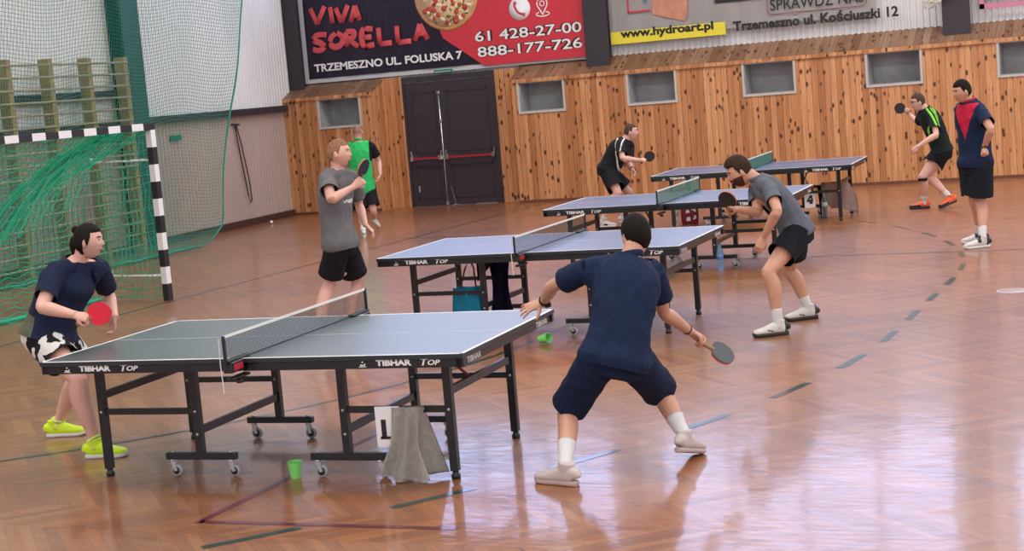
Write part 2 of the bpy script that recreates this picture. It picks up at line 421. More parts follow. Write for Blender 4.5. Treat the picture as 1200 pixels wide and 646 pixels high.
bm = B(); box(bm, 13.02, -6, 3.2, 13.05, 27.6, 6.8); w = struct('window_12', bm, mat('daylit_side_panes', (.8, .85, .9), emit=((.86, .92, 1.0), 2.6)))
bm = B()
for i in range(20): y = -6+33.6*i/19; box(bm, 12.97, y-.04, 3.2, 13.02, y+.04, 6.8)
obj('window_frame', bm, mat('grey_frame', (.2, .21, .23)), w)
bm = B(); box(bm, -17.5, -6, 8.25, 13.2, 27.8, 8.35); struct('ceiling', bm, mat('grey_ceiling', (.5, .5, .5), rough=.8))
for i, y in enumerate((3, 9, 15, 21)):
    bm = B(); box(bm, -16.9, y-.12, 7.75, 13, y+.12, 8.24); struct('beam_%d' % (i+1), bm, steel_dark)
# door
dk = mat('dark_aubergine_door_paint', (.042, .032, .042), rough=.42)
bm = B(); box(bm, -14.47, YD-.02, 2.36, -12.53, YD+.05, 2.47); box(bm, -14.47, YD-.02, 0, -14.42, YD+.05, 2.36); box(bm, -12.58, YD-.02, 0, -12.53, YD+.05, 2.36); struct('door_frame', bm, dk)
door = None
def leaf(k, x0, x1):
    bm = B(); bbox(bm, x0, YD+.0, .002, x1, YD+.045, 2.35)
    for z0, z1 in ((.14, .78), (1.02, 2.17)):
        for a in ((x0+.12, z0, x1-.12, z0+.025), (x0+.12, z1-.025, x1-.12, z1), (x0+.12, z0, x0+.145, z1), (x1-.145, z0, x1-.12, z1)):
            box(bm, a[0], YD-.012, a[1], a[2], YD+.002, a[3])
    d = struct('door_%d' % k, bm, dk)
    bm = B(); bar(bm, (x0+.1, YD-.11, .92), (x1-.08, YD-.11, .92), .03, .035); obj('panic_bar', bm, mat('red_push_bar', (.42, .02, .03), rough=.35), d)
    bm = B()
    for xx in (x0+.08, x1-.06):
        bbox(bm, xx-.03, YD-.12, .88, xx+.03, YD, .96); bar(bm, (xx, YD-.06, .9), (xx+(.03 if xx > (x0+x1)/2 else -.03), YD-.06, 1.06), .035, .03)
    obj('bar_bracket', bm, chrome, d)
    return d
leaf(1, -14.42, -13.69); d2 = leaf(2, -13.68, -12.58)
bm = B(); tube(bm, [(-13.69, YD-.05, .02), (-13.69, YD-.05, 2.17)], .014, n=8)
for z in (.05, .92, 1.6, 2.14): bbox(bm, -13.72, YD-.07, z-.03, -13.66, YD, z+.03)
obj('lock_rod', bm, chrome, d2)
bm = B(); bar(bm, (-13.5, YD-.08, .02), (-13.57, YD-.08, .36), .02, .02); bbox(bm, -13.56, YD-.1, .0, -13.4, YD-.06, .02); obj('door_stop', bm, chrome, d2)
bm = B(); bbox(bm, -14.3, YD-.02, .28, -14.27, YD, .4); obj('pull_plate', bm, steel, d2)
bm = B(); bar(bm, (-13.1, YD-.03, .01), (-12.65, YD-.03, .01), .04, .015); obj('threshold', bm, steel, d2)
# emergency exit signs
green_m = mat('exit_green', (.01, .20, .10), rough=.4)
def exit_sign(c, xd, label):
    xd = V(xd).normalized(); n = xd.cross(V((0, 0, 1)))
    t = thing('exit_sign', label, 'exit sign', c); c = V((0, 0, 0))
    bm = B(); bar(bm, c-xd*.16, c+xd*.16, .02, .09); obj('plate', bm, green_m, t)
    bm = B(); o_ = n*.012
    bar(bm, c+xd*.03+o_, c+xd*.16+o_, .002, .02); bar(bm, c-xd*.15+o_, c-xd*.07+o_, .002, .07)
    obj('arrow', bm, white_m, t)
exit_sign((LX(22.9)+.06, 22.9, 1.75), (0, -1, 0), 'small green exit sign on the pale left wall behind the net')
t = thing('exit_sign', 'thin green exit sign strip under the pizzeria banner above the door', 'exit sign', (-13.55, YD-.04, 2.53)); t['kind'] = 'thing'
bm = B(); bbox(bm, -.19, -.02, -.03, .19, .02, .03); obj('housing', bm, green_m, t)
bm = B(); box(bm, -.17, -.024, -.012, .17, -.021, -.004); obj('lettering', bm, white_m, t)
# ------------------------------------------------------------------ banners
def X0(o): return o
BY = YB-.14
def banner(name, label, x0, x1, z0, z1, m):
    t = thing(name, label, 'banner', ((x0+x1)/2, BY, z0))
    bm = B(); nx = 60
    lo = [bm.verts.new((x0+(x1-x0)*i/nx-(x0+x1)/2, .008*math.sin(i*1.1)+.005*math.sin(i*.37), 0)) for i in range(nx+1)]
    hi = [bm.verts.new((v.co.x, .008*math.sin(i*.9+1), z1-z0)) for i, v in enumerate(lo)]
    for i in range(nx): bm.faces.new((lo[i], lo[i+1], hi[i+1], hi[i]))
    r = bmesh.ops.solidify(bm, geom=bm.faces[:], thickness=.004)
    obj('cloth', bm, m, t)
    return t
cx = (-16.5-10.62)/2
vin = mat('dark_violet_vinyl', (.050, .036, .066), rough=.35, var=.1, vscale=3, bump=.15, bscale=3)
red_v = mat('red_vinyl', (.62, .04, .06), rough=.38, bump=.15, bscale=3)
rose = mat('coral_red_ink', (.66, .075, .085), rough=.5)
wink = mat('white_ink', (.86, .84, .84), rough=.5)
bink = mat('black_ink', (.015, .015, .018), rough=.5)
b1 = banner('pizzeria_banner', 'dark and red pizzeria banner with a pizza and phone numbers above the door', -16.48, -10.68, 2.60, 4.6, vin)
def bl(px, py): # point on the banner plane, in the banner's own frame
    r = ray(px, py); p = CAM+r*((BY-CAM.y)/r.y); return p
def onb(t, px, py, off=-.02):
    p = bl(px, py); return V((p.x-t.location.x, off, p.z-t.location.z))
bm = B(); q = [onb(b1, 520, 45), onb(b1, 568, 77.), onb(b1, 688, 67.), onb(b1, 684, -40)]; q2 = onb(b1, 480, -40)
poly(bm, [q[1], V((q[2].x, -.02, q[1].z)), V((q[2].x, -.02, 1.98)), V((q2.x, -.02, 1.98)), q[0]], (0, .004, 0)); obj('red_field', bm, red_v, b1)
# brush letters
def strokes(name, t, segs, r, m):
    bm = B()
    for s in segs:
        pts = [onb(t, *p, off=-.026) for p in s]
        pts3 = crspline([list(p) for p in pts], 5) if len(pts) > 2 else [list(p) for p in pts]
        k = len(pts3)
        tube(bm, pts3, [(r*(1.-.18*abs(2*i/(k-1)-1)), .0022) for i in range(k)], side=(0, 0, 1) if abs(pts[0].x-pts[-1].x) > abs(pts[0].z-pts[-1].z) else (1, 0, 0), n=8, power=.35)
    return obj(name, bm, m, t)
def ztoi(x, y, ox=320, oy=0, k=3.): return (ox+x/k, oy+y/k)
Z = lambda *a: [ztoi(x, y) for x, y in a]
viva = [Z((132, 30), (158, 85)), Z((158, 85), (183, 22)), Z((202, 25), (212, 82)), Z((222, 28), (243, 78)), Z((243, 78), (265, 18)), Z((275, 78), (290, 20)), Z((290, 20), (307, 72)), Z((282, 55), (304, 50))]
sor = [Z((190, 122), (158, 124), (145, 142), (170, 152), (182, 166), (165, 178), (142, 174)),
       Z((222, 118), (205, 135), (208, 160), (228, 165), (245, 150), (244, 128), (226, 116)),
       Z((262, 165), (258, 112)), Z((258, 112), (285, 112), (284, 130), (264, 138)), Z((266, 138), (302, 164)),
       Z((352, 102), (316, 106), (320, 160), (358, 156)), Z((318, 132), (348, 130)),
       Z((372, 98), (378, 155)), Z((378, 155), (420, 150)), Z((436, 92), (442, 150)), Z((442, 150), (488, 144)),
       Z((502, 145), (518, 85)), Z((518, 85), (546, 138)), Z((508, 120), (538, 115))]
strokes('brush_lettering', b1, viva+sor, .062, rose)
def btext(t, s, a, b, capx, m, bold=0., name='lettering', off=-.0285, shear=0, ext=.0006):
    p, q = onb(t, *a, off=off), onb(t, *b, off=off)
    return text(name, s, (p.x, p.y, (p.z+q.z)/2), (1, 0, 0), (0, 0, 1), .3, m, t, width=q.x-p.x, bold=bold, cap=capx, shear=shear, ext=ext)
btext(b1, 'TRZEMESZNO UL. FOLUSKA 7', (369.5, 83.5), (543, 70.5), .155, wink, bold=.010)
def slabtext(t, s, a, b, capx, name='phone_number'):
    btext(t, s, a, b, capx, bink, bold=.020, name='number_outline', off=-.026); btext(t, s, a, b, capx*.92, wink, bold=.004, name=name, off=-.031)
slabtext(b1, '61 428-27-00', (558, 49.5), (682.5, 37), .205)
slabtext(b1, '888-177-726', (561, 67), (683.5, 56), .205)
# phone roundel and map pin
c = onb(b1, 609.5, 10)
bm = B(); lathe(bm, [(0, 0), (.21, 0), (.21, .004), (0, .004)], c, 40, (0, -1, 0)); obj('phone_roundel', bm, wink, b1)
bm = B(); tube(bm, [c+V(p) for p in ((-.07, -.008, .13), (-.10, -.008, .06), (-.05, -.008, -.05), (.03, -.008, -.10), (.10, -.008, -.12))], [(.035, .004), (.022, .004), (.02, .004), (.022, .004), (.035, .004)], side=(1, 0, 0), n=8, k=3); obj('handset', bm, red_v, b1)
c = onb(b1, 636, 8)
bm = B()
pin = [c+V((.10*math.sin(a), -.006, .06+.10*math.cos(a))) for a in np.linspace(-2.2, 2.2, 20)]; pin = [c+V((0, -.006, -.14))]+pin+[c+V((0, -.006, -.14))]
cord(bm, pin, .012, 6); cord(bm, [c+V((.045*math.sin(a), -.006, .06+.045*math.cos(a))) for a in np.linspace(0, 2*PI, 16)], .010, 6)
cord(bm, [c+V((.13*math.sin(a), -.006, -.13+.04*math.cos(a))) for a in np.linspace(.5, 2*PI-.5, 20)], .012, 6); obj('map_pin', bm, wink, b1)
# pizza
pc = onb(b1, 523, -6); PR = .66
crust = mat('pizza_crust', (.62, .30, .12), rough=.7, var=.25, vscale=9); cheese = mat('pizza_cheese', (.75, .50, .28), rough=.6, var=.3, vscale=16)
bm = B(); lathe(bm, [(0, 0), (PR, 0), (PR*1.0, .010), (PR*.93, .016), (0, .012)], pc, 60, (0, -1, 0)); pz = obj('pizza_picture', bm, crust, b1)
bm = B(); lathe(bm, [(0, .0), (PR*.9, .0), (PR*.9, .006), (0, .006)], pc+V((0, -.014, 0)), 60, (0, -1, 0)); obj('cheese', bm, cheese, pz)
rnd = random.Random(3); bm = B(); bm2 = B(); bm3 = B()
for i in range(130):
    a = rnd.uniform(0, 2*PI); r = PR*.84*math.sqrt(rnd.random()); q = pc+V((r*math.cos(a), -.021, r*math.sin(a)))
    k = i % 3
    if k == 0: lathe(bm, [(0, 0), (rnd.uniform(.035, .06), 0), (.03, .004), (0, .004)], q, 10, (0, -1, 0))
    elif k == 1: ell(bm2, q, (rnd.uniform(.02, .07), .003, rnd.uniform(.02, .04)), Matrix.Rotation(rnd.uniform(0, 3), 3, 'Y'), 1)
    else: ell(bm3, q, (rnd.uniform(.03, .06), .003, .018), Matrix.Rotation(rnd.uniform(0, 3), 3, 'Y'), 1)
obj('tomato', bm, mat('tomato_red', (.5, .06, .03)), pz, kind='stuff'); obj('cheese_pool', bm2, mat('mozzarella', (.85, .75, .55)), pz, kind='stuff'); obj('basil', bm3, mat('basil_green', (.06, .14, .03)), pz, kind='stuff')
bm = B(); box(bm, -16.50-b1.location.x, .02, -.085, -10.68-b1.location.x, .03, -.0); box(bm, -16.58-b1.location.x, -.01, -.085, -16.50-b1.location.x, .02, 2.05)
obj('pale_hem', bm, mat('pale_hem_grey', (.6, .6, .62), rough=.5), b1)
wv = mat('offwhite_vinyl', (.66, .62, .61), rough=.42, var=.04, vscale=2, bump=.15, bscale=3)
b2 = banner('web_address_banner', 'off-white banner with a yellow web address strip between the dark columns', -10.14, -5.45, 2.82, 4.6, wv)
bm = B(); p, q = onb(b2, 717, 53), onb(b2, 850, 22.5); zz = (onb(b2, 717, 53).z+onb(b2, 850, 40).z)/2
box(bm, p.x, -.022, zz-.0, q.x, -.020, zz+.22); obj('yellow_strip', bm, mat('yellow_ink', (.80, .68, .05), rough=.5), b2)
btext(b2, 'www.hydroart.pl', (728, 47), (837, 38), .19, bink, bold=.012, name='web_address', off=-.026)
btext(b2, 'Trzemeszno ul. Kościuszki 12', (860, 37), (1053.5, 19), .19, bink, bold=.010, name='street_address', off=-.026)
btext(b2, 'SPRAWDŹ NAS', (903, 11), (1013, 4), .26, bink, bold=.002, name='slogan', off=-.026)
bm = B(); p, q = onb(b2, 900, 14), onb(b2, 1016, 5)
z0 = (p.z+q.z)/2-.03
cord(bm, [V((p.x, -.024, z0+.6)), V((p.x, -.024, z0+.05)), V((p.x+.04, -.024, z0)), V((q.x-.04, -.024, z0)), V((q.x, -.024, z0+.05)), V((q.x, -.024, z0+.6))], .008, 4); obj('rounded_border', bm, mat('mauve_ink', (.3, .12, .14)), b2)
bm = B(); p = onb(b2, 736, 15.5); box(bm, p.x, -.024, p.z, p.x+.42, -.02, p.z+.03); box(bm, p.x, -.024, p.z, p.x+.03, -.02, p.z+.5); obj('red_corner_line', bm, red_v, b2)
bm = B(); p = onb(b2, 756, 2); ell(bm, p+V((0, 0, .02)), (.035, .004, .05)); obj('water_drop', bm, mat('blue_grey_ink', (.12, .2, .3)), b2)
bm = B(); a, b_, c_, d_, e_ = [onb(b2, *p) for p in ((765, 17), (803, 24.5), (806, 18), (806, -20), (765, -14))]
poly(bm, [a, b_, c_, d_, e_], (0, -.004, 0)); obj('brick_picture', bm, mat('terracotta_ink', (.55, .24, .15), var=.15), b2)
bm = B(); p, q = onb(b2, 838, 3.8), onb(b2, 892, -1); box(bm, p.x, -.024, (p.z+q.z)/2, q.x, -.02, (p.z+q.z)/2+.25); obj('black_block', bm, bink, b2)
b3 = banner('pink_framed_banner', 'pale banner with a pink frame line at the top right corner', -3.80, 1.6, 2.92, 4.6, wv)
bm = B(); p = onb(b3, 1148, 11); box(bm, p.x, -.024, p.z, p.x+4.6, -.02, p.z+.08); box(bm, p.x, -.024, p.z, p.x+.08, -.02, p.z+1.); obj('pink_frame', bm, mat('pink_ink', (.62, .22, .32)), b3)
# little bundle of knotted net at the column top
t = thing('rope_bundle', 'small bundle of white knotted rope hanging beside the right column', 'rope', tuple(P(1097, 6, 0.1)))
c = bl(1093, 3); t.location = (c.x, YF+.1, c.z+.0); bm = B(); rn = random.Random(5)
for k in range(5):
    p0 = V((rn.uniform(-.05, .3), 0, rn.uniform(-.05, .12)))
    cord(bm, [p0+V((rn.uniform(-.12, .12), rn.uniform(-.03, .03), rn.uniform(-.06, .06))) for _ in range(14)], .014, 5)
cord(bm, [V((.1, 0, .05)), V((.1, 0, 1.5))], .01, 5)
obj('rope', bm, mat('offwhite_rope', (.6, .58, .5), var=.3), t)
# ------------------------------------------------------------------ curtain net, wall bars, cord, goal
netg = mat('dark_green_net_cord', (.02, .26, .18), rough=.7); netg2 = mat('bright_green_goal_cord', (.015, .40, .22), rough=.7)
t = thing('safety_net', 'tall green safety net hanging in front of the left wall, with a curved free edge', 'net', (-15.1, 18., 0))
edge = [(0, 21.35), (.1, 21.65), (.32, 22.0), (1.17, 22.2), (2.13, 22.5), (3.1, 22.88), (3.95, 23.2), (6.6, 24.3)]
def ey(z): return float(np.interp(z, [e[0] for e in edge], [e[1] for e in edge]))
def npt(y, z):
    x = .05*math.sin(y*1.7)+.03*math.sin(y*4.1+z)
    g = max(0, (y-20.5)/3)
    return V((x+.0, y-18, max(z, .015)-.0+.0))
bm = B(); y0 = 12.; ST = .054
yy = y0
while yy < 24.3:
    frac = (yy-y0)/(22.5-y0)
    pts = []
    for i in range(29):
        z = 6.6*i/28; y = y0+(ey(z)-y0)*frac
        if frac <= 1.0: pts.append(npt(y, z))
    if len(pts) > 1: cord(bm, pts, .0035, 3)
    yy += ST
z = .02
while z < 6.6:
    e = ey(z); cord(bm, [npt(y0+(e-y0)*i/44, z+.05*math.sin(i*.7)*(1 if z > .1 else 0)) for i in range(45)], .0035, 3); z += ST
obj('mesh', bm, netg, t)
bm = B(); cord(bm, [npt(ey(e/10), e/10) for e in range(0, 66)], .014, 6); cord(bm, [npt(y0+(21.3-y0)*i/40, .02+.02*abs(math.sin(i*2))) for i in range(41)], .022, 6)
obj('edge_rope', bm, netg, t)
oak = mat('ochre_wood', (.36, .23, .085), rough=.5, var=.15, vscale=6)
t = thing('wall_bars', 'ochre wooden gymnastic wall bars on the left wall behind the goal', 'wall bars', (LX(21.2), 21.2, 0))
for k in range(7):
    u = -.985*k; bm = B(); x = -.07*u; bbox(bm, x+.17, u-.05, 0, x+.36, u+.05, 3.12); obj('upright', bm, oak, t)
rung_m = mat('pale_rung_wood', (.42, .33, .2), rough=.5)
for r in range(17):
    bm = B(); z = .12+r*.182; tube(bm, [V((.36, .04, z)), V((.36+.07*5.91, -5.95, z))], .017, n=8); obj('rung', bm, rung_m, t)
t = thing('pull_cord', 'thin dark cord looped from a hook on the left wall beside the net edge', 'cord', (LX(25.)+.06, 24.95, 0))
bm = B(); cord(bm, [(0, .0, 1.86), (0, .02, 1.6), (0, .12, 1.0), (0, .2, .55), (0, .25, .42), (0, .30, .46), (0, .28, .8), (0, .14, 1.5), (0, .02, 1.88)], .012, 5); obj('cord_loop', bm, black_pl, t)
bm = B(); bar(bm, (0, -.1, 1.88), (0, .12, 1.86), .04, .03); obj('hook', bm, steel_dark, t)
t = tag(obj('ball', (lambda b: (ell(b, (0, 0, 0), (.03, .03, .03)), b)[1])(B()), white_m, None, True), 'small white ball on the floor at the foot of the left wall', 'ball'); t.location = (-16.30, 25.3, .03)
# goal
g = thing('handball_goal', 'handball goal with black and white striped posts and green net', 'goal', (-11.49, 15.47, 0), math.radians(-2.7))
def striped(name, length, along, o):
    bm = B(); n = int(round(length/.2)); s = .04
    for i in range(n):
        a, b = i*.2, min((i+1)*.2, length)
        if along == 'z': box(bm, o[0]-s, o[1]-s, o[2]+a, o[0]+s, o[1]+s, o[2]+b, i % 2)
        else: box(bm, o[0]-s, o[1]-b, o[2]-s, o[0]+s, o[1]-a, o[2]+s, i % 2)
    obj(name, bm, [mat('goal_black', (.02, .02, .025), rough=.3), mat('goal_white', (.85, .84, .85), rough=.35)], g)
striped('post', 2.0, 'z', (0, 0, 0)); striped('post', 2.0, 'z', (0, -3.08, 0)); striped('crossbar', 3.16, 'y', (0, .04, 2.04))
for yy in (0, -3.08):
    for z, ln in ((1.66, .92), (.30, .80)):
        bm = B(); tube(bm, [(-.04, yy, z), (-ln+.08, yy+(.0), z), (-ln, yy, z+.01), (-ln-.02, yy, z+.06)], .016, n=8); obj('net_bracket', bm, white_m, g)
def gn(s, t_):   # s along the bar 0..3, t_ 0..1 from the crossbar back and down
    sag = math.sin(PI*max(0, min(1, s/3.)))
    if t_ < .3: k = t_/.3; x = -.9*k; z = 2.0-.34*k-.35*sag*k
    else: k = (t_-.3)/.7; x = -.9-.15*math.sin(k*PI)-.1*k; z = (1.66-.35*sag)*(1-k)+.02
    return V((x+.03*math.sin(s*5+t_*7), -s-.04, max(z, .02)))
bm = B()
for i in range(32): s = 3.*i/31; cord(bm, [gn(s+.02*math.sin(j), j/28) for j in range(29)], .006, 3)
for j in range(30): cord(bm, [gn(3.*i/40, j/29)+V((0, 0, .02*math.sin(i*1.3+j))) for i in range(41)], .006, 3)
for y_ in (0, -3.08):
    for i in range(12):
        x = -.04-.9*i/12
        cord(bm, [V((x-.01*math.sin(j*2), y_+.02*math.sin(j+i), max(.03, (2.0-.34*i/12)*j/18))) for j in range(19)], .006, 3)
    for j in range(21):
        z = .05+.095*j; xe = -.95 if z < 1.7 else -.9*(2.0-z)/.34
        cord(bm, [V((-.04+(xe+.04)*i/10, y_+.02*math.sin(i*1.7+j), z+.015*math.sin(i*2.))) for i in range(11)], .006, 3)
obj('goal_net', bm, netg2, g)
bm = B()   # gathered folds of the net where it drops behind the post
rn = random.Random(2)
for i in range(46):
    a = rn.random(); s0 = .15+.5*rn.random()
    cord(bm, [V((-.2-.6*a*k, -s0*.5-k*(1.2+.8*a)-.25*a, 1.98-.25*k-1.0*k*k*(.5+.5*a)+.05*math.sin(k*9+i))) for k in [q/12 for q in range(13)]], .006, 3)
for i in range(40):
    s = 3.*i/39; 
cord(bm, [gn(3.*i/30, 1.0)+V((-.02, 0, .01)) for i in range(31)], .03, 6)
obj('net_gather', bm, netg2, g)

t = thing('floor_socket_cover', 'small round pale socket cover set in the floor at the right edge', 'floor socket', floor_pt(1187, 341))
bm = B(); lathe(bm, [(0, 0), (.13, 0), (.13, .004), (.12, .006), (0, .006)], n=28); obj('lid', bm, mat('worn_pale_metal', (.42, .30, .27), rough=.4), t)
bm = B(); lathe(bm, [(.125, 0), (.145, 0), (.145, .005), (.125, .005)], n=28); obj('rim', bm, steel, t)
# ------------------------------------------------------------------ tables
L_, W_ = 2.74, 1.525
def wpos(x, y): p = RZ@V((x, y, 0)); return V((p.x, p.y, 0))
TB = [(wpos(-1.3079, 9.7785), TH-.3655), (wpos(.3827, 14.248), TH-.3832), (wpos(1.9487, 18.105), TH-.3736), (wpos(3.5535, 22.401), TH-.3604)]
def tw(k, x, y, z=0):
    c, a = TB[k]; return V((c.x+math.cos(a)*x-math.sin(a)*y, c.y+math.sin(a)*x+math.cos(a)*y, z))
topg = mat('dark_green_table_lacquer', (.014, .048, .060), rough=.42, spec=1.0, coat=.8, coatr=.32)
topb = mat('blue_table_lacquer', (.024, .065, .155), rough=.42, spec=1.0, coat=.8, coatr=.32)
edge_m = mat('table_edge_band', (.02, .028, .035), rough=.4)
linew = mat('white_line', (.80, .80, .80), rough=.4)
rubber = mat('grey_rubber', (.35, .35, .36), rough=.6)
def make_table(first):
    t = thing('table_tennis_table', '', 'table tennis table')
    top = topg if first else topb
    for sx in (-1, 1):
        x0, x1 = (-L_/2, -.003) if sx < 0 else (.003, L_/2)
        bm = B(); bbox(bm, x0, -W_/2, .735, x1, W_/2, .76, .002)
        for f in bm.faces:
            if abs(f.normal.z) < .5: f.material_index = 1
        h = obj('tabletop', bm, [top, edge_m], t)
        bm = B(); z = .7603; w = .02
        xe = x0 if sx < 0 else x1; xi = xe-sx*w
        for a in ((min(xe, xi), -W_/2, max(xe, xi), W_/2), (min(x0, x1), -W_/2, max(x0, x1), -W_/2+w), (x0, W_/2-w, x1, W_/2)): box(bm, a[0], a[1], z-.001, a[2], a[3], z+.0006)
        box(bm, x0, -.0015, z-.001, x1, .0015, z+.0006)
        obj('court_lines', bm, linew, h)
        bm = B(); r = .012
        for a in ((x0+.004, -W_/2+r, x1-.004, -W_/2+r+.03), (x0+.004, W_/2-r-.03, x1-.004, W_/2-r)): box(bm, a[0], a[1], .685, a[2], a[3], .735)
        xa = xe-sx*.015; xb = xe-sx*.045; box(bm, min(xa, xb), -W_/2+.012, .685, max(xa, xb), W_/2-.012, .735)
        xa = sx*.01; xb = sx*.04; box(bm, min(xa, xb), -W_/2+.012, .685, max(xa, xb), W_/2-.012, .735)
        ap = obj('apron', bm, black_m, t)
        # lettering on the long side
        yy = -W_/2+.0115; ox = -1.37 if sx < 0 else 0
        X = (lambda a: a)
        if sx < 0: l0, l1, t0, t1, g0 = -1.10, -.88, -.81, -.69, -1.21
        else: l0, l1, t0, t1, g0 = .845, 1.06, 1.114, 1.23, .738
        text('lettering', 'TIBHAR', (l0, yy, .699), (1, 0, 0), (0, 0, 1), .05, white_m, ap, width=l1-l0, bold=.0024, ext=.0004, cap=.034)
        text('lettering', 'T', (t0, yy, .697), (1, 0, 0), (0, 0, 1), .05, white_m, ap, width=.048, bold=.0012, ext=.0008, cap=.040, shear=.25)
        text('lettering', 'OP', (t0+.042, yy, .699), (1, 0, 0), (0, 0, 1), .05, white_m, ap, width=t1-t0-.042, bold=.0014, ext=.0008, cap=.030, shear=.25)
        bm = B(); poly(bm, [(g0, yy, .694), (g0+.05, yy, .694), (g0+.045, yy, .698), (g0+.005, yy, .698)], (0, -.0008, 0)); poly(bm, [(g0+.01, yy, .701), (g0+.04, yy, .701), (g0+.043, yy, .716), (g0+.03, yy, .706), (g0+.012, yy, .71)], (0, -.0008, 0)); ell(bm, (g0+.025, yy, .722), (.006, .0015, .006), None, 1)
        obj('emblem', bm, white_m, ap)
        # end lettering
        if sx > 0:
            for y0_ in (-.67, .45): text('lettering', 'TIBHAR', (xe-.0145, y0_, .69), (0, 1, 0), (0, 0, 1), .05, mat('pale_grey_print', (.55, .55, .56)), ap, width=.21, bold=.0022, ext=.0004, cap=.034)
        # legs
        for sy in (-1, 1):
            y = sy*.49
            xo = sx*1.15; bm = B(); bbox(bm, xo-.024, y-.0225, .045, xo+.024, y+.0225, .70); lg = obj('leg', bm, black_m, t)
            bm = B(); lathe(bm, [(0, 0), (.026, 0), (.026, .022), (.018, .03), (.018, .045), (.024, .05), (0, .05)], (xo, y, 0), 12); obj('levelling_foot', bm, black_pl, lg)
            xi_ = sx*.49; bm = B(); bbox(bm, xi_-.024, y-.0225, .13, xi_+.024, y+.0225, .70); lg = obj('leg', bm, black_m, t)
            for xx, zz in ((xi_, .40), (xi_, .26), (xo, .40)):
                bm = B(); ell(bm, (xx, y-.024, zz), (.011, .006, .011), None, 1); obj('bolt', bm, steel, lg)
            bm = B(); bbox(bm, xi_-.24, y-.02, .105, xi_+.24, y+.02, .145); wb = obj('wheel_bar', bm, black_m, t)
            for s in (-1, 1):
                cxx = xi_+s*.20
                bm = B(); lathe(bm, [(.008, -.012), (.030, -.012), (.037, -.008), (.037, .008), (.030, .012), (.008, .012)], (cxx+.02, y, .038), 16, (0, 1, 0)); wh = obj('caster', bm, rubber, wb)
                bm = B(); lathe(bm, [(0, -.014), (.024, -.014), (.024, .014), (0, .014)], (cxx+.02, y, .038), 12, (0, 1, 0)); bb = black_pl
                obj('hub', bm, bb, wb)
                bm = B()
                for q in (-.017, .017): bar(bm, (cxx-.002, y+q, .105), (cxx+.02, y+q, .036), .022, .003, (0, 1, 0))
                lathe(bm, [(0, 0), (.02, 0), (.02, .012), (0, .012)], (cxx, y, .094), 10); ell(bm, (cxx, y, .15), (.01, .01, .007), None, 1)
                obj('fork', bm, steel, wb)
            bm = B(); bar(bm, (xo, y, .40), (xi_, y, .40), .025, .036); obj('rail', bm, black_m, t)
        bm = B(); bar(bm, (sx*1.15, -.49, .50), (sx*1.15, .49, .50), .025, .045); obj('cross_rail', bm, black_m, t)
        bm = B(); bar(bm, (sx*.49, -.49, .28), (sx*.49, .49, .28), .025, .045); obj('cross_rail', bm, black_m, t)
        bm = B(); bar(bm, (sx*.6, .49, .69), (sx*.49, .49, .45), .018, .018)
        obj('brace', bm, black_m, t)
    if first:
        bm = B(); bar(bm, (.98, -.2, .68), (1.14, -.15, .52), .022, .012); obj('red_strap', bm, mat('dull_red_strap', (.25, .02, .03)), t)
    return t
def make_net(cover, far=False):
    n = thing('table_tennis_net', '', 'net')
    e = W_/2+.1525
    for s in (-1, 1):
        bm = B(); bbox(bm, -.008, s*e-.008, .75, .008, s*e+.008, .915, .002); p = obj('post', bm, black_m, n)
        bm = B(); y0, y1 = sorted((s*(e+.005), s*(W_/2-.09)))
        bbox(bm, -.02, y0, .762, .02, y1, .775, .003)
        y0, y1 = sorted((s*(e-.01), s*(W_/2+.002))); bbox(bm, -.03, y0, .70, .03, y1, .762, .006)
        y0, y1 = sorted((s*(W_/2-.07), s*(e-.03))); bbox(bm, -.022, y0, .655, .022, y1, .672, .004)
        lathe(bm, [(0, 0), (.02, 0), (.02, .02), (.007, .022), (.007, .05), (0, .05)], (0, s*(W_/2+.02), .625), 12)
        c = obj('clamp', bm, black_pl, n)
        if cover and s < 0:
            bm = B(); bar(bm, (-.02, -W_/2-.105, .735), (.02, -W_/2-.105, .735), .004, .03); bar(bm, (.031, -W_/2-.12, .73), (.031, -W_/2-.02, .73), .002, .035, (0, 0, 1)); obj('red_badge', bm, mat('red_badge', (.45, .02, .03)), c)
            bm = B(); cord(bm, [(-.03, -e, .90), (-.035, -e, .75), (-.03, -e, .62), (-.03, -e, .59)], .003, 4); obj('net_string', bm, white_m, n)
    bm = B(); k = 0; y = -e+.008
    while y < e-.008: cord(bm, [(0, y, .764), (0, y, .905)], .0011 if not far else .0015, 3); y += .0125
    z = .768
    while z < .905: cord(bm, [(0, -e, z), (0, e, z)], .0011 if not far else .0015, 3); z += .0125
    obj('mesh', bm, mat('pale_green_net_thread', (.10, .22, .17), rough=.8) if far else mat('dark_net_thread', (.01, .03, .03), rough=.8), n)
    bm = B(); bar(bm, (0, -e, .908), (0, e, .908), .006, .015); obj('top_tape', bm, mat('white_net_tape', (.78, .77, .72), rough=.7), n)
    bm = B(); bar(bm, (0, -e, .763), (0, e, .763), .006, .004); obj('bottom_tape', bm, mat('dark_tape', (.03, .05, .05)), n)
    return n
def dup(root):
    r = root.copy(); C.objects.link(r)
    for ch in root.children:
        c = ch.copy(); C.objects.link(c); c.parent = r
        for g in ch.children: d = g.copy(); C.objects.link(d); d.parent = c
    return r
tl = ['large green topped table tennis table nearest the camera, front left', 'table tennis table with a blue bag hung beneath its left half, behind the nearest one',
      'blue table tennis table in the middle row, behind the bending man in grey', 'farthest table tennis table, close to the boarded wall']
nl = ['net of the nearest table, with a white string on its left clamp', 'net on the second table, behind the navy shirted man',
      'green net on the third table, left of the bending man in grey', 'green net on the farthest table, behind the bearded man in grey']
ta = make_table(True); tb = make_table(False); na = make_net(True)
tc = dup(tb); td = dup(tb)
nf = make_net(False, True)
nets = [na, dup(na), nf, dup(nf)]
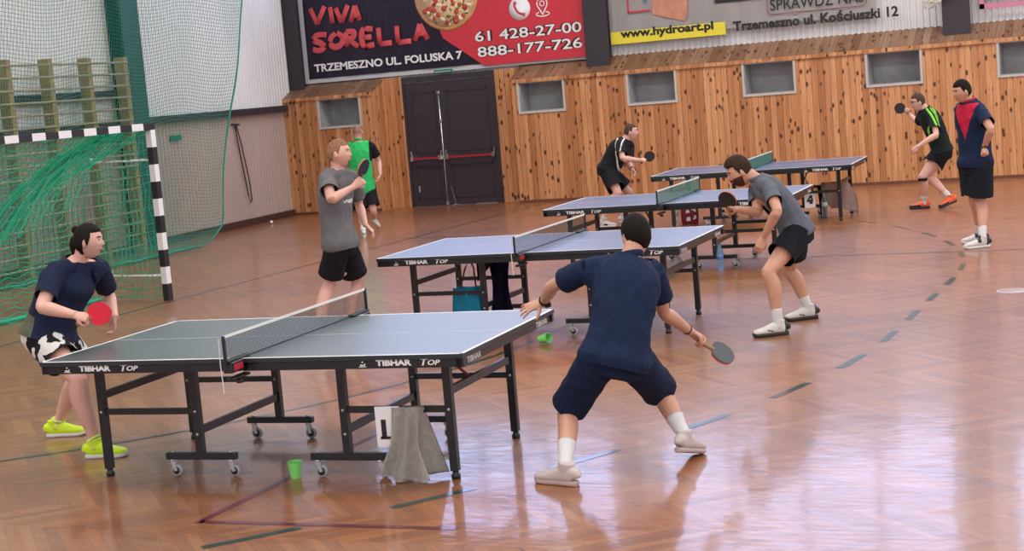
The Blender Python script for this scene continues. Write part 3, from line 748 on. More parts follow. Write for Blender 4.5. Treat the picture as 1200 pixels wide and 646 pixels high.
for k, (t, n) in enumerate(zip((ta, tb, tc, td), nets)):
    for o in (t, n): o.location = TB[k][0]; o.rotation_euler = (0, 0, TB[k][1])
    t['label'] = tl[k]; n['label'] = nl[k]; t['group'] = 'table tennis tables'; n['group'] = 'table tennis nets'
# ------------------------------------------------------------------ small things by the tables
def card(k, x, y, z, txt, label, yaw, size=(.16, .21)):
    p = tw(k, x, y, z); t = thing('number_card', label, 'number card', p, TB[k][1]+yaw, 'table number cards')
    w, h = size; bm = B(); bbox(bm, -w/2, -.002, -h, w/2, .002, 0, .001); obj('card', bm, mat('white_card', (.86, .84, .84), rough=.6), t)
    text('number', txt, (-w*.28, -.003, -h*.78), (1, 0, 0), (0, 0, 1), .1, bink, t, width=(w*.5 if txt != '1' else w*.20), bold=(.012 if txt != '1' else .004), ext=.0006, cap=h*.46)
    if txt == '1':
        bm = B(); box(bm, -w*.34, -.0036, -h*.80, w*.10, -.003, -h*.73); obj('serif', bm, bink, t)
card(0, .79, -.555, .43, '1', 'white card with a black number 1 hanging beside the grey towel on the nearest table', .05, (.15, .235))
def cloth(name, me_pts, nu, nv, m, th=.006):
    bm = B(); g = [[bm.verts.new(me_pts(i/nu, j/nv)) for j in range(nv+1)] for i in range(nu+1)]
    for i in range(nu):
        for j in range(nv): bm.faces.new((g[i][j], g[i+1][j], g[i+1][j+1], g[i][j+1])).smooth = True
    bmesh.ops.solidify(bm, geom=bm.faces[:], thickness=th); return bm
p = tw(0, .91, -.545); t = thing('towel', 'grey towel hanging from the rail of the nearest table down to the floor', 'towel', p, TB[0][1])
def tf(u, v):   # v from the rail down
    w = .082 + .02*abs(v-.3) + .12*max(0, v-.5)
    x = (u-.5)*2*w - .025*v; z = .425-.415*v*(1-.06*math.cos(u*5)*v)
    if v > .9: z = max(z, .006)
    y = -.016-.028*math.sin(u*13+v*2.5)*(.3+.7*v)-.035*v
    return V((x, y, max(z, .008)))
obj('front_fold', cloth('t', tf, 26, 26, None, .008), mat('grey_terry', (.62, .58, .53), rough=.95, var=.12, vscale=30, bump=.5, bscale=160), t, True)
def tf2(u, v):
    w = .065+.10*v; x = .02+(u-.5)*2*w; z = .425-.40*v; y = .03+.03*math.sin(u*8)*(.3+v)+.03*v
    return V((x, y, max(z, .01)))
obj('back_fold', cloth('t', tf2, 22, 20, None, .008), MATS['grey_terry'], t, True)
gcup = mat('lime_green_plastic', (.22, .70, .16), rough=.4, spec=.5)
def cup(loc, label, tilt=None):
    t = thing('plastic_cup', label, 'cup', loc, 0, 'lime green plastic cups')
    bm = B(); lathe(bm, [(0, 0), (.031, 0), (.042, .096), (.044, .098), (.040, .098), (.030, .006), (0, .006)], n=24); c = obj('cup', bm, gcup, t, True)
    for f in c.data.polygons: f.use_smooth = False
    if tilt: t.rotation_euler = tilt
    return t
cup(floor_pt(347, 560), 'lime green plastic cup standing on the floor in front of the nearest table')
c2 = cup(floor_pt(633, 403)+V((0, 0, .038)), 'lime green plastic cup lying on its side beyond the right end of the nearest table', (math.radians(80), 0, math.radians(75)))
# blue bag and dark jacket under table 2
p = tw(1, -.68, -.40); t = thing('cloth_bag', 'bright blue bag hanging under the left half of the second table', 'bag', p, TB[1][1])
def bagf(u, v): return V(((u-.5)*(.24+.05*v), -.05-.05*math.sin(u*PI)-.02*math.sin(u*11+v*3)*(.4), .44-.27*v))
blue = mat('bright_blue_fabric', (.015, .42, .66), rough=.4, var=.15)
bm = cloth('b', bagf, 16, 12, None, .01); obj('front', bm, blue, t, True)
bm = cloth('b', lambda u, v: bagf(u, v)+V((0, .10+.06*math.sin(u*PI)*v, 0)), 16, 12, None, .01); obj('back', bm, blue, t, True)
bm = B(); bbox(bm, -.13, -.06, .165, .13, .09, .19, .01); obj('bottom', bm, blue, t)
bm = B(); cord(bm, [(-.07, 0, .43), (-.03, .05, .6), (.02, .05, .68)], .008, 5); cord(bm, [(.08, 0, .43), (.05, .05, .6), (.02, .05, .68)], .008, 5); obj('strap', bm, mat('maroon_fabric', (.07, .01, .02)), t)
p = tw(1, -.44, -.12); t = thing('jacket', 'dark maroon and navy jacket hanging behind the blue bag', 'jacket', tw(1, -.50, -.20), TB[1][1])
bm = cloth('j', lambda u, v: V(((u-.5)*(.22-.05*math.sin(v*3))+.05, .02*math.sin(u*9+v*4), .68-.52*v)), 16, 16, None, .03); obj('body', bm, fabric('navy_jacket', (.015, .016, .05)), t, True)
bm = cloth('j', lambda u, v: V((-.16+(u)*.20*(1-v), -.01+.02*math.sin(u*9), .66-.20*v)), 10, 10, None, .02); obj('sleeve', bm, MATS['maroon_fabric'], t, True)
# bottles
clear = mat('clear_plastic', (.75, .85, .9), rough=.08, trans=.9, spec=.5); clearb = mat('blue_tinted_plastic', (.35, .62, .85), rough=.1, trans=.75)
def bottle(loc, label, m, lab, h=.30, r=.036, capc=(.05, .15, .4)):
    t = thing('water_bottle', label, 'bottle', loc, 0, 'water bottles on the floor')
    pr = [(0, 0), (r*.9, 0), (r, .02), (r*.93, h*.2), (r, h*.25), (r*.94, h*.33), (r, h*.4), (r, h*.62), (r*.85, h*.74), (.014, h*.9), (.013, h*.95), (0, h*.95)]
    bm = B(); lathe(bm, pr, n=20); obj('bottle_body', bm, m, t)
    bm = B(); lathe(bm, [(r*1.02, h*.42), (r*1.03, h*.60)], n=20); obj('bottle_label', bm, mat('label_'+lab[0], lab[1], rough=.5), t)
    bm = B(); lathe(bm, [(0, h*.93), (.016, h*.93), (.016, h), (0, h)], n=14); obj('bottle_cap', bm, mat('cap_%02d' % int(capc[2]*100), capc), t)
bottle(floor_pt(845, 317), 'blue tinted water bottle standing on the floor beneath the end of the third table', clearb, ('blue', (.12, .25, .55)), h=.30)
bottle(floor_pt(967, 254), 'clear water bottle standing on the floor right of the number 4 card', clear, ('pale', (.7, .75, .72)), h=.34, r=.04, capc=(.7, .7, .7))
bottle(floor_pt(792, 264), 'pale water bottle on the floor between the third and fourth tables beside a red bag', clear, ('lime', (.55, .62, .42)), h=.33, r=.045, capc=(.6, .6, .1))
p = floor_pt(809, 262); t = thing('sports_bag', 'dark red bag with white letters on the floor behind the third table', 'bag', p, TH-.1)
bm = B(); tube(bm, [(0, 0, .0), (0, 0, .08), (0, 0, .3), (0, 0, .42)], [(.11, .07), (.125, .09), (.12, .085), (.10, .05)], n=20, k=3, power=.6); obj('bag_body', bm, mat('dark_red_fabric', (.25, .015, .03), rough=.7, var=.15), t)
for i, ch in enumerate('atu'): text('lettering', ch, (-.055, -.105, .30-.1*i), (0, 0, -1), (1, 0, 0), .1, white_m, t, cap=.06, bold=.01)
for i, ch in enumerate('cre'): text('lettering', ch, (.03, -.105, .32-.1*i), (0, 0, -1), (1, 0, 0), .1, white_m, t, cap=.06, bold=.01)
# card 4 and the beige jacket on table 4
p = P(948.5, 225, 21.8); t = None
t = thing('number_card', 'white card with a black number 4 standing under the farthest table', 'number card', p, TH+.1, 'table number cards')
bm = B(); bbox(bm, -.075, -.002, -.215, .075, .002, 0, .001); obj('card', bm, MATS['white_card'], t)
text('number', '4', (-.042, -.003, -.165), (1, 0, 0), (0, 0, 1), .1, bink, t, width=.085, bold=.014, ext=.0006, cap=.12)
bm = B(); cord(bm, [(-.02, 0, 0), (0, .1, .12), (.03, .25, .2)], .005, 4); obj('string', bm, white_m, t)
pj = P(983, 214, 22.3); t = thing('jacket', 'beige jacket hanging under the right end of the farthest table', 'jacket', (pj.x, pj.y, 0), TH-.3)
def jf(u, v):
    x = -.06+(u-.5)*(.36+.10*math.sin(v*PI)) + .12*v; z = pj.z+.02-.37*v-.10*v*(u-.2)**2*2 + .10*max(0, u-.7)*v
    return V((x, -.05*math.sin(u*PI)-.035*math.sin(u*9+v*4), z))
bm = cloth('j', jf, 20, 14, None, .05); obj('body', bm, mat('beige_fabric', (.58, .42, .36), rough=.85, var=.12, vscale=6, bump=.3, bscale=12), t, True)
t2 = P(957, 245, 22.0); bm = B()
bm = cloth('j', lambda u, v: V((-.30+.1*u+.03*v, -.02*math.sin(u*7), pj.z-.02-.42*v)), 8, 12, None, .03); obj('dark_sleeve', bm, fabric('near_black_fabric', (.03, .018, .02)), t, True)
# ------------------------------------------------------------------ people
def skin(name, c): return mat(name, c, rough=.48, var=.07, vscale=7, bump=.08, bscale=60)
eyew = mat('eye_white', (.75, .72, .70), rough=.3); iris = mat('dark_iris', (.03, .02, .015), rough=.2)
def merged(name, bm, m, parent, voxel, smooth=4, fac=.5, fold=0., ffreq=7., pick=None, cuts=None):
    """fuse the closed shells of bm into one surface, smooth it, add cloth folds, split materials by a predicate"""
    me = bpy.data.meshes.new(name); bmesh.ops.recalc_face_normals(bm, faces=bm.faces[:]); bm.to_mesh(me); bm.free()
    o = bpy.data.objects.new('tmp', me); C.objects.link(o)
    r = o.modifiers.new('r', 'REMESH'); r.mode = 'VOXEL'; r.voxel_size = voxel; r.use_smooth_shade = True
    if smooth: s = o.modifiers.new('s', 'SMOOTH'); s.factor = fac; s.iterations = smooth
    dg = bpy.context.evaluated_depsgraph_get(); dg.update()
    me2 = bpy.data.meshes.new_from_object(o.evaluated_get(dg)); bpy.data.objects.remove(o); bpy.data.meshes.remove(me)
    me2.name = name
    if fold:
        n = len(me2.vertices); co = np.empty(n*3, 'f'); no = np.empty(n*3, 'f')
        me2.vertices.foreach_get('co', co); me2.vertices.foreach_get('normal', no); co = co.reshape(-1, 3); no = no.reshape(-1, 3)
        out = co.copy()
        for i in range(n):
            p = V(co[i]); w = noise.noise_vector(p*3.)*.12
            a = noise.noise((p+w)*ffreq); b = noise.noise(V((p.x*ffreq*1.6, p.y*ffreq*1.6, p.z*ffreq*.7+4))+w*9)
            out[i] += no[i]*fold*((1-abs(a)*2.2)*.6 + (1-abs(b)*2.5)*.5-.35)
        me2.vertices.foreach_set('co', out.ravel())
    if cuts:
        b = bmesh.new(); b.from_mesh(me2)
        for a0, a1, pp, nn, rmax, reach in cuts:
            ax = (a1-a0).normalized(); fs = []
            for f_ in b.faces:
                c_ = f_.calc_center_median(); q = c_-pp; t_ = q.dot(nn)
                if -.03 < t_ < reach and (q-nn*t_).length < rmax: fs.append(f_)
            g = list({v for f_ in fs for v in f_.verts})+list({e for f_ in fs for e in f_.edges})+fs
            bmesh.ops.bisect_plane(b, geom=g, plane_co=pp, plane_no=nn, clear_outer=True)
        # drop fragments left beyond a cut
        seen = set(); best = []
        for v0 in b.verts:
            if v0 in seen: continue
            st = [v0]; comp = []; seen.add(v0)
            while st:
                v_ = st.pop(); comp.append(v_)
                for e in v_.link_edges:
                    o_ = e.other_vert(v_)
                    if o_ not in seen: seen.add(o_); st.append(o_)
            if len(comp) > len(best): best = comp
        keep = set(best); bmesh.ops.delete(b, geom=[v for v in b.verts if v not in keep], context='VERTS')
        b.to_mesh(me2); b.free()
    me2.materials.clear()
    for x in (m if isinstance(m, (list, tuple)) else [m]): me2.materials.append(x)
    if pick:
        idx = [pick(V(p.center), p.normal) for p in me2.polygons]; me2.polygons.foreach_set('material_index', idx)
    me2.polygons.foreach_set('use_smooth', [True]*len(me2.polygons))
    if parent is not None: me2.transform(Matrix.Translation(-V(parent.location)))
    me2.update()
    o = link(name, me2, parent)
    if cuts: s = o.modifiers.new('thickness', 'SOLIDIFY'); s.thickness = .004; s.offset = -1
    return o
def wobj(name, bm, m, parent, smooth=True, root=None):
    bmesh.ops.translate(bm, verts=bm.verts[:], vec=-V((root or parent).location))
    return obj(name, bm, m, parent, smooth)
def solve(px, py, a, La, b=None, Lb=0, sgn=0, rng=.9):
    """point on the pixel ray whose distance to a is La (and to b is Lb); sgn +1 farther than a, -1 nearer"""
    best = None; d0 = depth(a)
    for i in range(-180, 181):
        dd = rng*i/180; q = P(px, py, d0+dd); c = ((q-a).length-La)**2
        if b is not None: c += ((q-b).length-Lb)**2
        if sgn and dd*sgn < 0: c += .004+.15*abs(dd)**2 if b is not None else .02*abs(dd)+.002
        c += 1e-5*abs(dd)
        if best is None or c < best[0]: best = (c, q)
    return best[1]
def hand(bm, wrist, D, N, H, pose, lr, rf=.0088):
    """palm, four fingers, thumb. D wrist->knuckles, N palm normal (side the fingers curl to); lr=+1 if the thumb lies towards D x N"""
    k = H/1.78; D = V(D).normalized(); N = V(N); N = (N-D*N.dot(D)).normalized(); A = D.cross(N)*lr      # A: towards the thumb
    kn = wrist+D*.088*k
    tube(bm, [wrist-D*.02, wrist+D*.012*k, wrist+D*.045*k, kn, kn+D*.008], [(.027*k, .019*k), (.030*k, .018*k), (.039*k, .0165*k), (.040*k, .014*k), (.034*k, .010*k)], side=A, n=12, k=2)
    curls = {'grip': (62, 78, 45), 'fist': (75, 90, 55), 'relax': (22, 32, 20), 'spread': (8, 14, 10), 'open': (12, 20, 14)}[pose]
    spread = {'spread': 17, 'open': 7}.get(pose, 2)
    tips = []
    for i, (off, L) in enumerate(((.029, .072), (.0098, .080), (-.0098, .075), (-.028, .060))):
        yaw = math.radians(spread*(1.5-i)*.75); d = (D*math.cos(yaw)+A*math.sin(yaw)).normalized()
        p = kn+A*off*k-D*.006*k; pts = [p-D*.02*k, p]; ang = 0
        extra = (i*4 if pose in ('relax', 'open') else 0)
        for c, f in zip(curls, (.45, .31, .24)):
            ang += math.radians(c+extra); p = p+(d*math.cos(ang)+N*math.sin(ang))*L*f*k; pts.append(p)
        r = rf*k*(1 if i != 3 else .86)
        tube(bm, pts, [r*1.02, r*1.08, r, r*.93, r*.72], side=A, n=8, k=2)
    b = wrist+D*.026*k+A*.026*k+N*.004
    if pose in ('grip', 'fist'): t = [b-A*.012, b+A*.016*k+D*.026*k+N*.014*k, b+A*.012*k+D*.050*k+N*.034*k, b-A*.004*k+D*.060*k+N*.046*k]
    elif pose == 'spread': t = [b-A*.012, b+A*.032*k+D*.018*k+N*.008*k, b+A*.058*k+D*.036*k+N*.012*k, b+A*.078*k+D*.052*k+N*.012*k]
    else: t = [b-A*.012, b+A*.018*k+D*.028*k+N*.012*k, b+A*.022*k+D*.052*k+N*.022*k, b+A*.020*k+D*.074*k+N*.028*k]
    tube(bm, t, [.014*k, .0125*k, .0105*k, .0078*k], side=N, n=8, k=2)
def headfun(p, s, fem=False):
    x, y, z = p
    a, b, c = .0765, .098, .118
    X, Y, Z = x*a, y*b, z*c
    if Z < -.02:
        t = (-Z-.02)/.098
        X *= 1-(.36 if fem else .30)*t
        if Y < 0: Y *= 1-.50*t
        else: Y *= 1-.06*t
    if Z > 0: Y *= 1+.05*(Z/c)*(1 if Y < 0 else 0)
    if Y > 0: Y = Y*(1-.10*math.exp(-(X/.05)**2)) if False else Y
    if y > .0:
        f = y
        Y = min(Y, .093-.25*max(0, abs(X)-.045))
        nz = 0
        if -.036 < Z < .026:
            t = (.026-Z)/(.026+.024) if Z > -.024 else max(0, 1-(-.024-Z)/.012); nz = t
        Y += .024*nz*math.exp(-(X/.0115)**2)*f
        Y -= .012*math.exp(-((abs(X)-.031)/.014)**2-((Z-.012)/.012)**2)*f
        Y += .005*math.exp(-((Z-.032)/.009)**2-(X/.05)**2)*f
        Y += .006*math.exp(-(X/.022)**2-((Z+.056)/.010)**2)*f
        Y -= .004*math.exp(-(X/.02)**2-((Z+.073)/.007)**2)*f
        Y += .009*math.exp(-(X/.022)**2-((Z+.098)/.014)**2)*f
    return V((X, Y, Z))*s
HAIR = {'short': (.013, .060, -.012, -.072), 'buzz': (.0045, .062, -.008, -.055), 'bald': (.0012, .10, .03, -.03), 'quiff': (.018, .064, -.015, -.055), 'bun': (.012, .064, -.03, -.080)}
def person(name_label, H, feet, pel, pelyaw, neck, chestyaw, sh, el, wr, hd, head, kn, skc, hair, fat=1., belly=0., fem=False,
           voxel=.0065, shirt=None, shorts=None, socks=None, shoes=None, hands=('relax', 'relax'), handn=(None, None), facing=0., pitch=0., roll=0., sleeve=.55, shortlen=.6, buildn=1., log=''):
    """feet: {'L':(px,py,yaw,lift,pitch)}; others pixel coordinates with optional signs"""
    k = H/1.78; F = {}
    for s in 'LR':
        px, py, yaw, lift, pt = feet[s]
        c = floor_pt(px, py) if feet.get('dep'+s) is None else P(px, py, feet['dep'+s]); c = V((c.x, c.y, 0))
        d = cv(math.cos(math.radians(yaw)), math.sin(math.radians(yaw)))
        F[s] = (c, d, lift, pt)
    ank = {s: F[s][0]-F[s][1]*.075*k*math.cos(math.radians(F[s][3]))+V((0, 0, .088*k+F[s][2]+.19*k*max(0, math.sin(math.radians(F[s][3]))))) for s in 'LR'}
    base = (F['L'][0]+F['R'][0])/2; dm = depth(base)
    root = thing('person', name_label, 'person', base)
    pc = P(pel[0], pel[1], dm+pel[2])
    def dirs(yaw): a = math.radians(yaw); f = cv(math.cos(a), math.sin(a)); r = cv(math.sin(a), -math.cos(a)); return f, r
    pf, pr = dirs(pelyaw); cf, cr = dirs(chestyaw); hf, hr = dirs(facing)
    hip = {'L': pc-pr*.092*k, 'R': pc+pr*.092*k}
    nb = P(neck[0], neck[1], dm+neck[2])
    Sh = {}; El = {}; Wr = {}; Kn = {}
    Lt, Ls = .247*H, .243*H
    for s in 'LR':
        sg = 1 if s == 'R' else -1
        off = (cr*sg*.185*k).dot(DEP)
        Sh[s] = P(sh[s][0], sh[s][1], depth(nb)+off+(sh[s][2] if len(sh[s]) > 2 else 0))
        Kn[s] = solve(kn[s][0], kn[s][1], hip[s], Lt, ank[s], Ls, kn[s][2] if len(kn[s]) > 2 else 0)
        El[s] = solve(el[s][0], el[s][1], Sh[s], .172*H, sgn=el[s][2])
        Wr[s] = solve(wr[s][0], wr[s][1], El[s], .152*H, sgn=wr[s][2])
    hc = P(head[0], head[1], depth(nb)+head[2])
    if log: print('PERSON', log, 'torso %.2f (%.2f)' % ((nb-pc).length, .30*H), 'pelvis z %.2f neck z %.2f head z %.2f hn %.2f' % (pc.z, nb.z, hc.z, (hc-nb).length),
        'sh %.2f' % (Sh['L']-Sh['R']).length, *['%s thigh %.2f/%.2f shin %.2f/%.2f ua %.2f/%.2f fa %.2f/%.2f' % (s, (Kn[s]-hip[s]).length, Lt, (ank[s]-Kn[s]).length, Ls, (El[s]-Sh[s]).length, .172*H, (Wr[s]-El[s]).length, .152*H) for s in 'LR'])
    up = (nb-pc).normalized()
    w = (1.0 if not fem else .93)*fat
    # spine
    def sp(t, bend=.035):
        q = pc+(nb-pc)*t; back = -(cf*(t)+pf*(1-t)); return q+back*bend*k*math.sin(PI*t)*1.0
    rr = lambda t: (pr*(1-t)+cr*t).normalized()
    shy = {s: (Sh[s]-nb) for s in 'LR'}
    prof = [(-.20, .115, .085, 0), (-.10, .150, .108, 0), (.0, .168, .118, 0), (.15, .160, .112, .3), (.35, .146, .105, .8), (.55, .155, .110, .55), (.74, .165, .112, .2), (.87, .150, .098, .0), (.96, .10, .074, 0), (1.03, .060, .060, 0)]
    if fem: prof = [(-.20, .125, .095, 0), (-.10, .168, .122, 0), (.0, .178, .128, 0), (.15, .162, .115, .3), (.35, .146, .108, .8), (.55, .148, .115, .6), (.72, .152, .128, .4), (.86, .135, .098, .0), (.96, .09, .070, 0), (1.03, .055, .055, 0)]
    def torso(bm, infl, t0, t1, sc=1., cups=(0, 0), fl=0.):
        pts, rad, sd = [], [], []
        rows = [r for r in prof if t0-1e-6 <= r[0] <= t1+1e-6]
        for t, a, b, bl in rows:
            fwd = (cf*max(0, t)+pf*(1-max(0, t))).normalized()
            ww = w if t < .8 else 1+(w-1)*.4
            infl_ = infl; infl = infl+(fl if t < .05 else 0)
            pts.append(sp(t)+fwd*belly*bl*.5); rad.append((a*k*ww*sc+infl+belly*bl*.25, b*k*ww*sc+infl+belly*bl*.5)); sd.append(rr(max(0, min(1, t)))); infl = infl_
        tube(bm, pts, rad, side=sd, n=20, k=3, cup0=cups[0], cup1=cups[1], power=.9)
    def shoulders(bm, infl):
        for s in 'LR':
            tube(bm, [nb-up*.035*k, nb+(Sh[s]-nb)*.45-up*.012*k, Sh[s]], [(.055*k+infl, .045*k+infl), (.058*k*w**.3+infl, .052*k+infl), (.052*k*w**.4+infl, .052*k*w**.4+infl)], side=cf, n=12, k=3)
            q = Sh[s]*.62+(pc+(nb-pc)*.72)*.38
            tube(bm, [Sh[s], q-(nb-pc)*.02], [.050*k*w**.5+infl, .070*k*w**.5+infl], side=cf, n=12)
    # body
    bm = B(); aw = w**.55
    torso(bm, 0, -.1, 1.1, .93); shoulders(bm, -.004)
    nk = hc-(hc-nb)*.18-hf*.018*k
    tube(bm, [nb-up*.05*k, nb+(nk-nb)*.4, nk+V((0, 0, .01))], [.064*k*w**.4, .056*k*w**.4*(.86 if fem else 1), .056*k*(.86 if fem else 1)], side=hr, n=14, k=2)
    for s in 'LR':
        A, E_, R_ = Sh[s], El[s], Wr[s]
        tube(bm, [A, A+(E_-A)*.3, A+(E_-A)*.6, E_, E_+(R_-E_)*.22, E_+(R_-E_)*.6, R_-(R_-E_)*.06, R_+(R_-E_)*.06],
             [q*k*aw for q in (.050, .049, .044, .037, .042, .034, .026, .026)], side=cf, n=12, k=3)
        hh = hip[s]; K = Kn[s]; An = ank[s]; fd = F[s][1]
        kf = (pf+fd*.6).normalized()
        calf = -kf*.016*k
        tube(bm, [hh+V((0, 0, .03)), hh+(K-hh)*.3, hh+(K-hh)*.7, K-(K-hh)*.06, K+kf*.006+(An-K)*.04, K+(An-K)*.28+calf, K+(An-K)*.55+calf*.6, K+(An-K)*.85, An-V((0, 0, .02))],
             [(.088*k*aw, .090*k*aw), (.086*k*aw, .088*k*aw), (.066*k*aw, .068*k*aw), (.055*k*aw, .056*k*aw), (.054*k*aw, .057*k*aw), (.057*k*aw, .061*k*aw), (.050*k*aw, .051*k*aw), (.036*k*aw, .037*k), (.036*k, .040*k)], side=kf.cross(V((0, 0, 1))), n=14, k=3)
        hp = hands[0 if s == 'L' else 1]
        D = hd[s]
        if isinstance(D, tuple) and len(D) == 3 and D[2] in (-1, 0, 1) and abs(D[0]) > 2: Dv = (solve(D[0], D[1], R_, .10*k, sgn=D[2])-R_).normalized()
        else: Dv = cv(*D)
        N = handn[0 if s == 'L' else 1] or (0, 0, -1)
        N = cv(*N); N = (N-Dv*N.dot(Dv)).normalized()
        lr = 1 if s == 'L' else -1     # D x N points to the thumb side on a left hand
        hand(bm, R_, Dv, N, H, hp, lr)
        F[s] += (Dv, N)
    # head
    hu = V((0, 0, 1)); a = math.radians(pitch)
    f3 = (hf*math.cos(a)-hu*math.sin(a)).normalized(); u3 = hr.cross(f3).normalized(); rl = math.radians(roll)
    r3 = (hr*math.cos(rl)+u3*math.sin(rl)).normalized(); u3 = r3.cross(f3).normalized()
    HM = Matrix((r3, f3, u3)).transposed(); hs = H/1.78*(1.0 if not fem else .97)
    res = bmesh.ops.create_icosphere(bm, subdivisions=5, radius=1.)
    for v in res['verts']: v.co = hc+HM@headfun(v.co.normalized(), hs, fem)
    for s in (-1, 1): ell(bm, hc+HM@V((s*.0755, -.006, -.006))*hs, V((.010, .019, .031))*hs, HM@Matrix.Rotation(s*-.35, 3, 'Z')@Matrix.Rotation(.18, 3, 'X'), 3)
    body = merged('body', bm, skc, root, voxel, smooth=2, fac=.45)
    # eyes, brows, mouth
    bm = B()
    for s in (-1, 1): ell(bm, hc+HM@V((s*.031, .0755, .012))*hs, V((.0125, .009, .0062))*hs, HM, 2)
    wobj('eyes', bm, eyew, root)
    bm = B()
    for s in (-1, 1): ell(bm, hc+HM@V((s*.031, .083, .012))*hs, V((.0056, .0035, .0056))*hs, HM, 2)
    wobj('pupils', bm, iris, root)
    hcol = hair[1]; off, zf, zs, zb = HAIR[hair[0]]
    bm = B()
    for s in (-1, 1): tube(bm, [hc+HM@V(p)*hs for p in ((s*.014, .093, .029), (s*.030, .092, .035), (s*.048, .081, .030))], [(.0035*hs, .003*hs)]*3, side=tuple(u3), n=6, k=2)
    wobj('eyebrows', bm, hcol, root)
    bm = B(); tube(bm, [hc+HM@V(p)*hs for p in ((-.024, .084, -.057), (0, .0985, -.056), (.024, .084, -.057))], [(.003*hs, .003), (.006*hs, .004), (.003*hs, .003)], side=tuple(u3), n=6, k=3); wobj('lips', bm, mat('lips', (.42, .16, .13), rough=.5), root)
    # hair: scalp shell that sinks under the skin beyond the hairline
    bm = B(); res = bmesh.ops.create_icosphere(bm, subdivisions=5, radius=1.)
    ss = lambda e0, e1, q: (lambda t: t*t*(3-2*t))(max(0, min(1, (q-e0)/(e1-e0))))
    for v in res['verts']:
        d = v.co.normalized(); q = headfun(d, 1., fem); ph = math.atan2(q.y, abs(q.x))
        if ph > .62: zl = zf
        elif ph > .22: t = (ph-.22)/.40; zl = zs*(1-t)+zf*t
        elif ph > -.28: zl = zs+(.022-zs)*math.exp(-((ph+.03)/.13)**2)
        else: t = min(1, (-.28-ph)/.35); zl = zs*(1-t)+zb*t
        zl += .006*noise.noise(d*9)
        mk = ss(-.006, .006, q.z-zl)
        top = max(0, d.z)
        o_ = off*(.30+.95*top*(1 if d.z > 0 else 0)) if hair[0] in ('short', 'quiff') else off
        if hair[0] == 'quiff' and d.y > .1: o_ += .014*top*min(1, d.y*1.5)
        o_ += .0028*(noise.noise(d*14)+noise.noise(V((d.x*30, d.y*12, d.z*12))))*(off/.016)
        n_ = q.normalized()
        v.co = hc+HM@((q+n_*(o_*mk-.008*(1-mk)))*hs)
    if hair[0] == 'bun':
        ell(bm, hc+HM@V((0, -.088, .083))*hs, V((.030, .028, .030))*hs, HM)
        tube(bm, [hc+HM@V(p)*hs for p in ((0, -.10, .03), (0, -.115, -.02), (0, -.105, -.08), (.0, -.085, -.12))], [.022*hs, .026*hs, .022*hs, .010*hs], side=tuple(r3), n=10, k=3)
    wobj('hair', bm, hcol, root)
    if len(hair) > 2 and hair[2]:       # beard
        bm = B(); res = bmesh.ops.create_icosphere(bm, subdivisions=5, radius=1.)
        for v in res['verts']:
            d = v.co.normalized(); q = headfun(d, 1., fem); n_ = q.normalized()
            mk = ss(-.004, .006, (-.034 if abs(q.x) < .04 else -.024)-q.z)*ss(-.01, .02, q.y)*(0 if (abs(q.x) < .02 and abs(q.z+.056) < .007) else 1)
            v.co = hc+HM@((q+n_*((.006+.002*noise.noise(d*20))*mk-.008*(1-mk)))*hs)
        wobj('beard', bm, hair[2], root)
    # shirt
    hem = shirt.get('hem', -.1)
    bm = B(); inf = shirt.get('loose', .014)*k
    torso(bm, inf, hem-.1 if hem > -.09 else -.2, 1.03, 1., fl=.018*k); shoulders(bm, inf*.8)
    sl = shirt.get('sleeve', sleeve)
    for s in 'LR':
        A, E_ = Sh[s], El[s]
        d_ = (E_-A)
        tube(bm, [A-d_*.06, A+d_*.15, A+d_*sl*.6, A+d_*(sl+.15)], [(.055*k*aw+inf*.5), (.057*k*aw+inf*.6), (.056*k*aw+inf*.75), (.058*k*aw+inf*.9)], side=tuple(cf), n=16, k=2)
    fr = dict(pc=pc, nb=nb, up=up, cf=cf, cr=cr, k=k, Sh=Sh, El=El, pf=pf, pr=pr, hip=hip, Kn=Kn)
    cuts = [(Sh[s], El[s], Sh[s]+(El[s]-Sh[s])*sl, (El[s]-Sh[s]).normalized(), .085*k*aw+inf, .12) for s in 'LR']
    hp_ = sp(hem); cuts.append((nb, pc, hp_, -(sp(.1)-sp(-.1)).normalized(), .27*w, .3))
    cuts.append((pc, nb, nb+up*.012, ((nk-nb).normalized()+up*.5-cf*.1).normalized(), .12, .2))
    so = merged('shirt', bm, shirt['m'], root, voxel, cuts=cuts, smooth=3, fold=shirt.get('fold', .006), ffreq=shirt.get('ff', 7), pick=(lambda p, n: shirt['pick'](p, n, fr)) if shirt.get('pick') else None)
    if shirt.get('collar'):
        bm = B(); cc = nb+(nk-nb)*.10
        pts = [cc+(cr*math.cos(a_)*.064+cf*math.sin(a_)*.066)*k+up*(.014*k*(1-math.sin(a_))*.6-.012*k*math.sin(a_)) for a_ in np.linspace(0, 2*PI, 25)]
        tube(bm, pts, [(.020*k, .006*k)]*25, side=tuple(up), n=8); wobj('collar', bm, shirt['collar'], root)
    # shorts
    bm = B(); si = shorts.get('loose', .016)*k; pts, rad, sd = [], [], []
    for t, a_, b_, bl in [r for r in prof if -.21 < r[0] < .2]:
        pts.append(sp(t)); rad.append((a_*k*w+si*.8, b_*k*w+si*.8)); sd.append(pr)
    tube(bm, pts, rad, side=sd, n=20, k=3)
    sln = shorts.get('len', shortlen)
    for s in 'LR':
        hh, K = hip[s], Kn[s]; d_ = K-hh; fl = shorts.get('flare', 1.)
        tube(bm, [hh+V((0, 0, .03)), hh+d_*.15, hh+d_*sln*.6, hh+d_*(sln+.12)], [(.096*k*aw+si), (.094*k*aw+si), (.086*k*aw+si*1.3*fl), (.086*k*aw+si*1.6*fl)], side=tuple(pr), n=18, k=2)
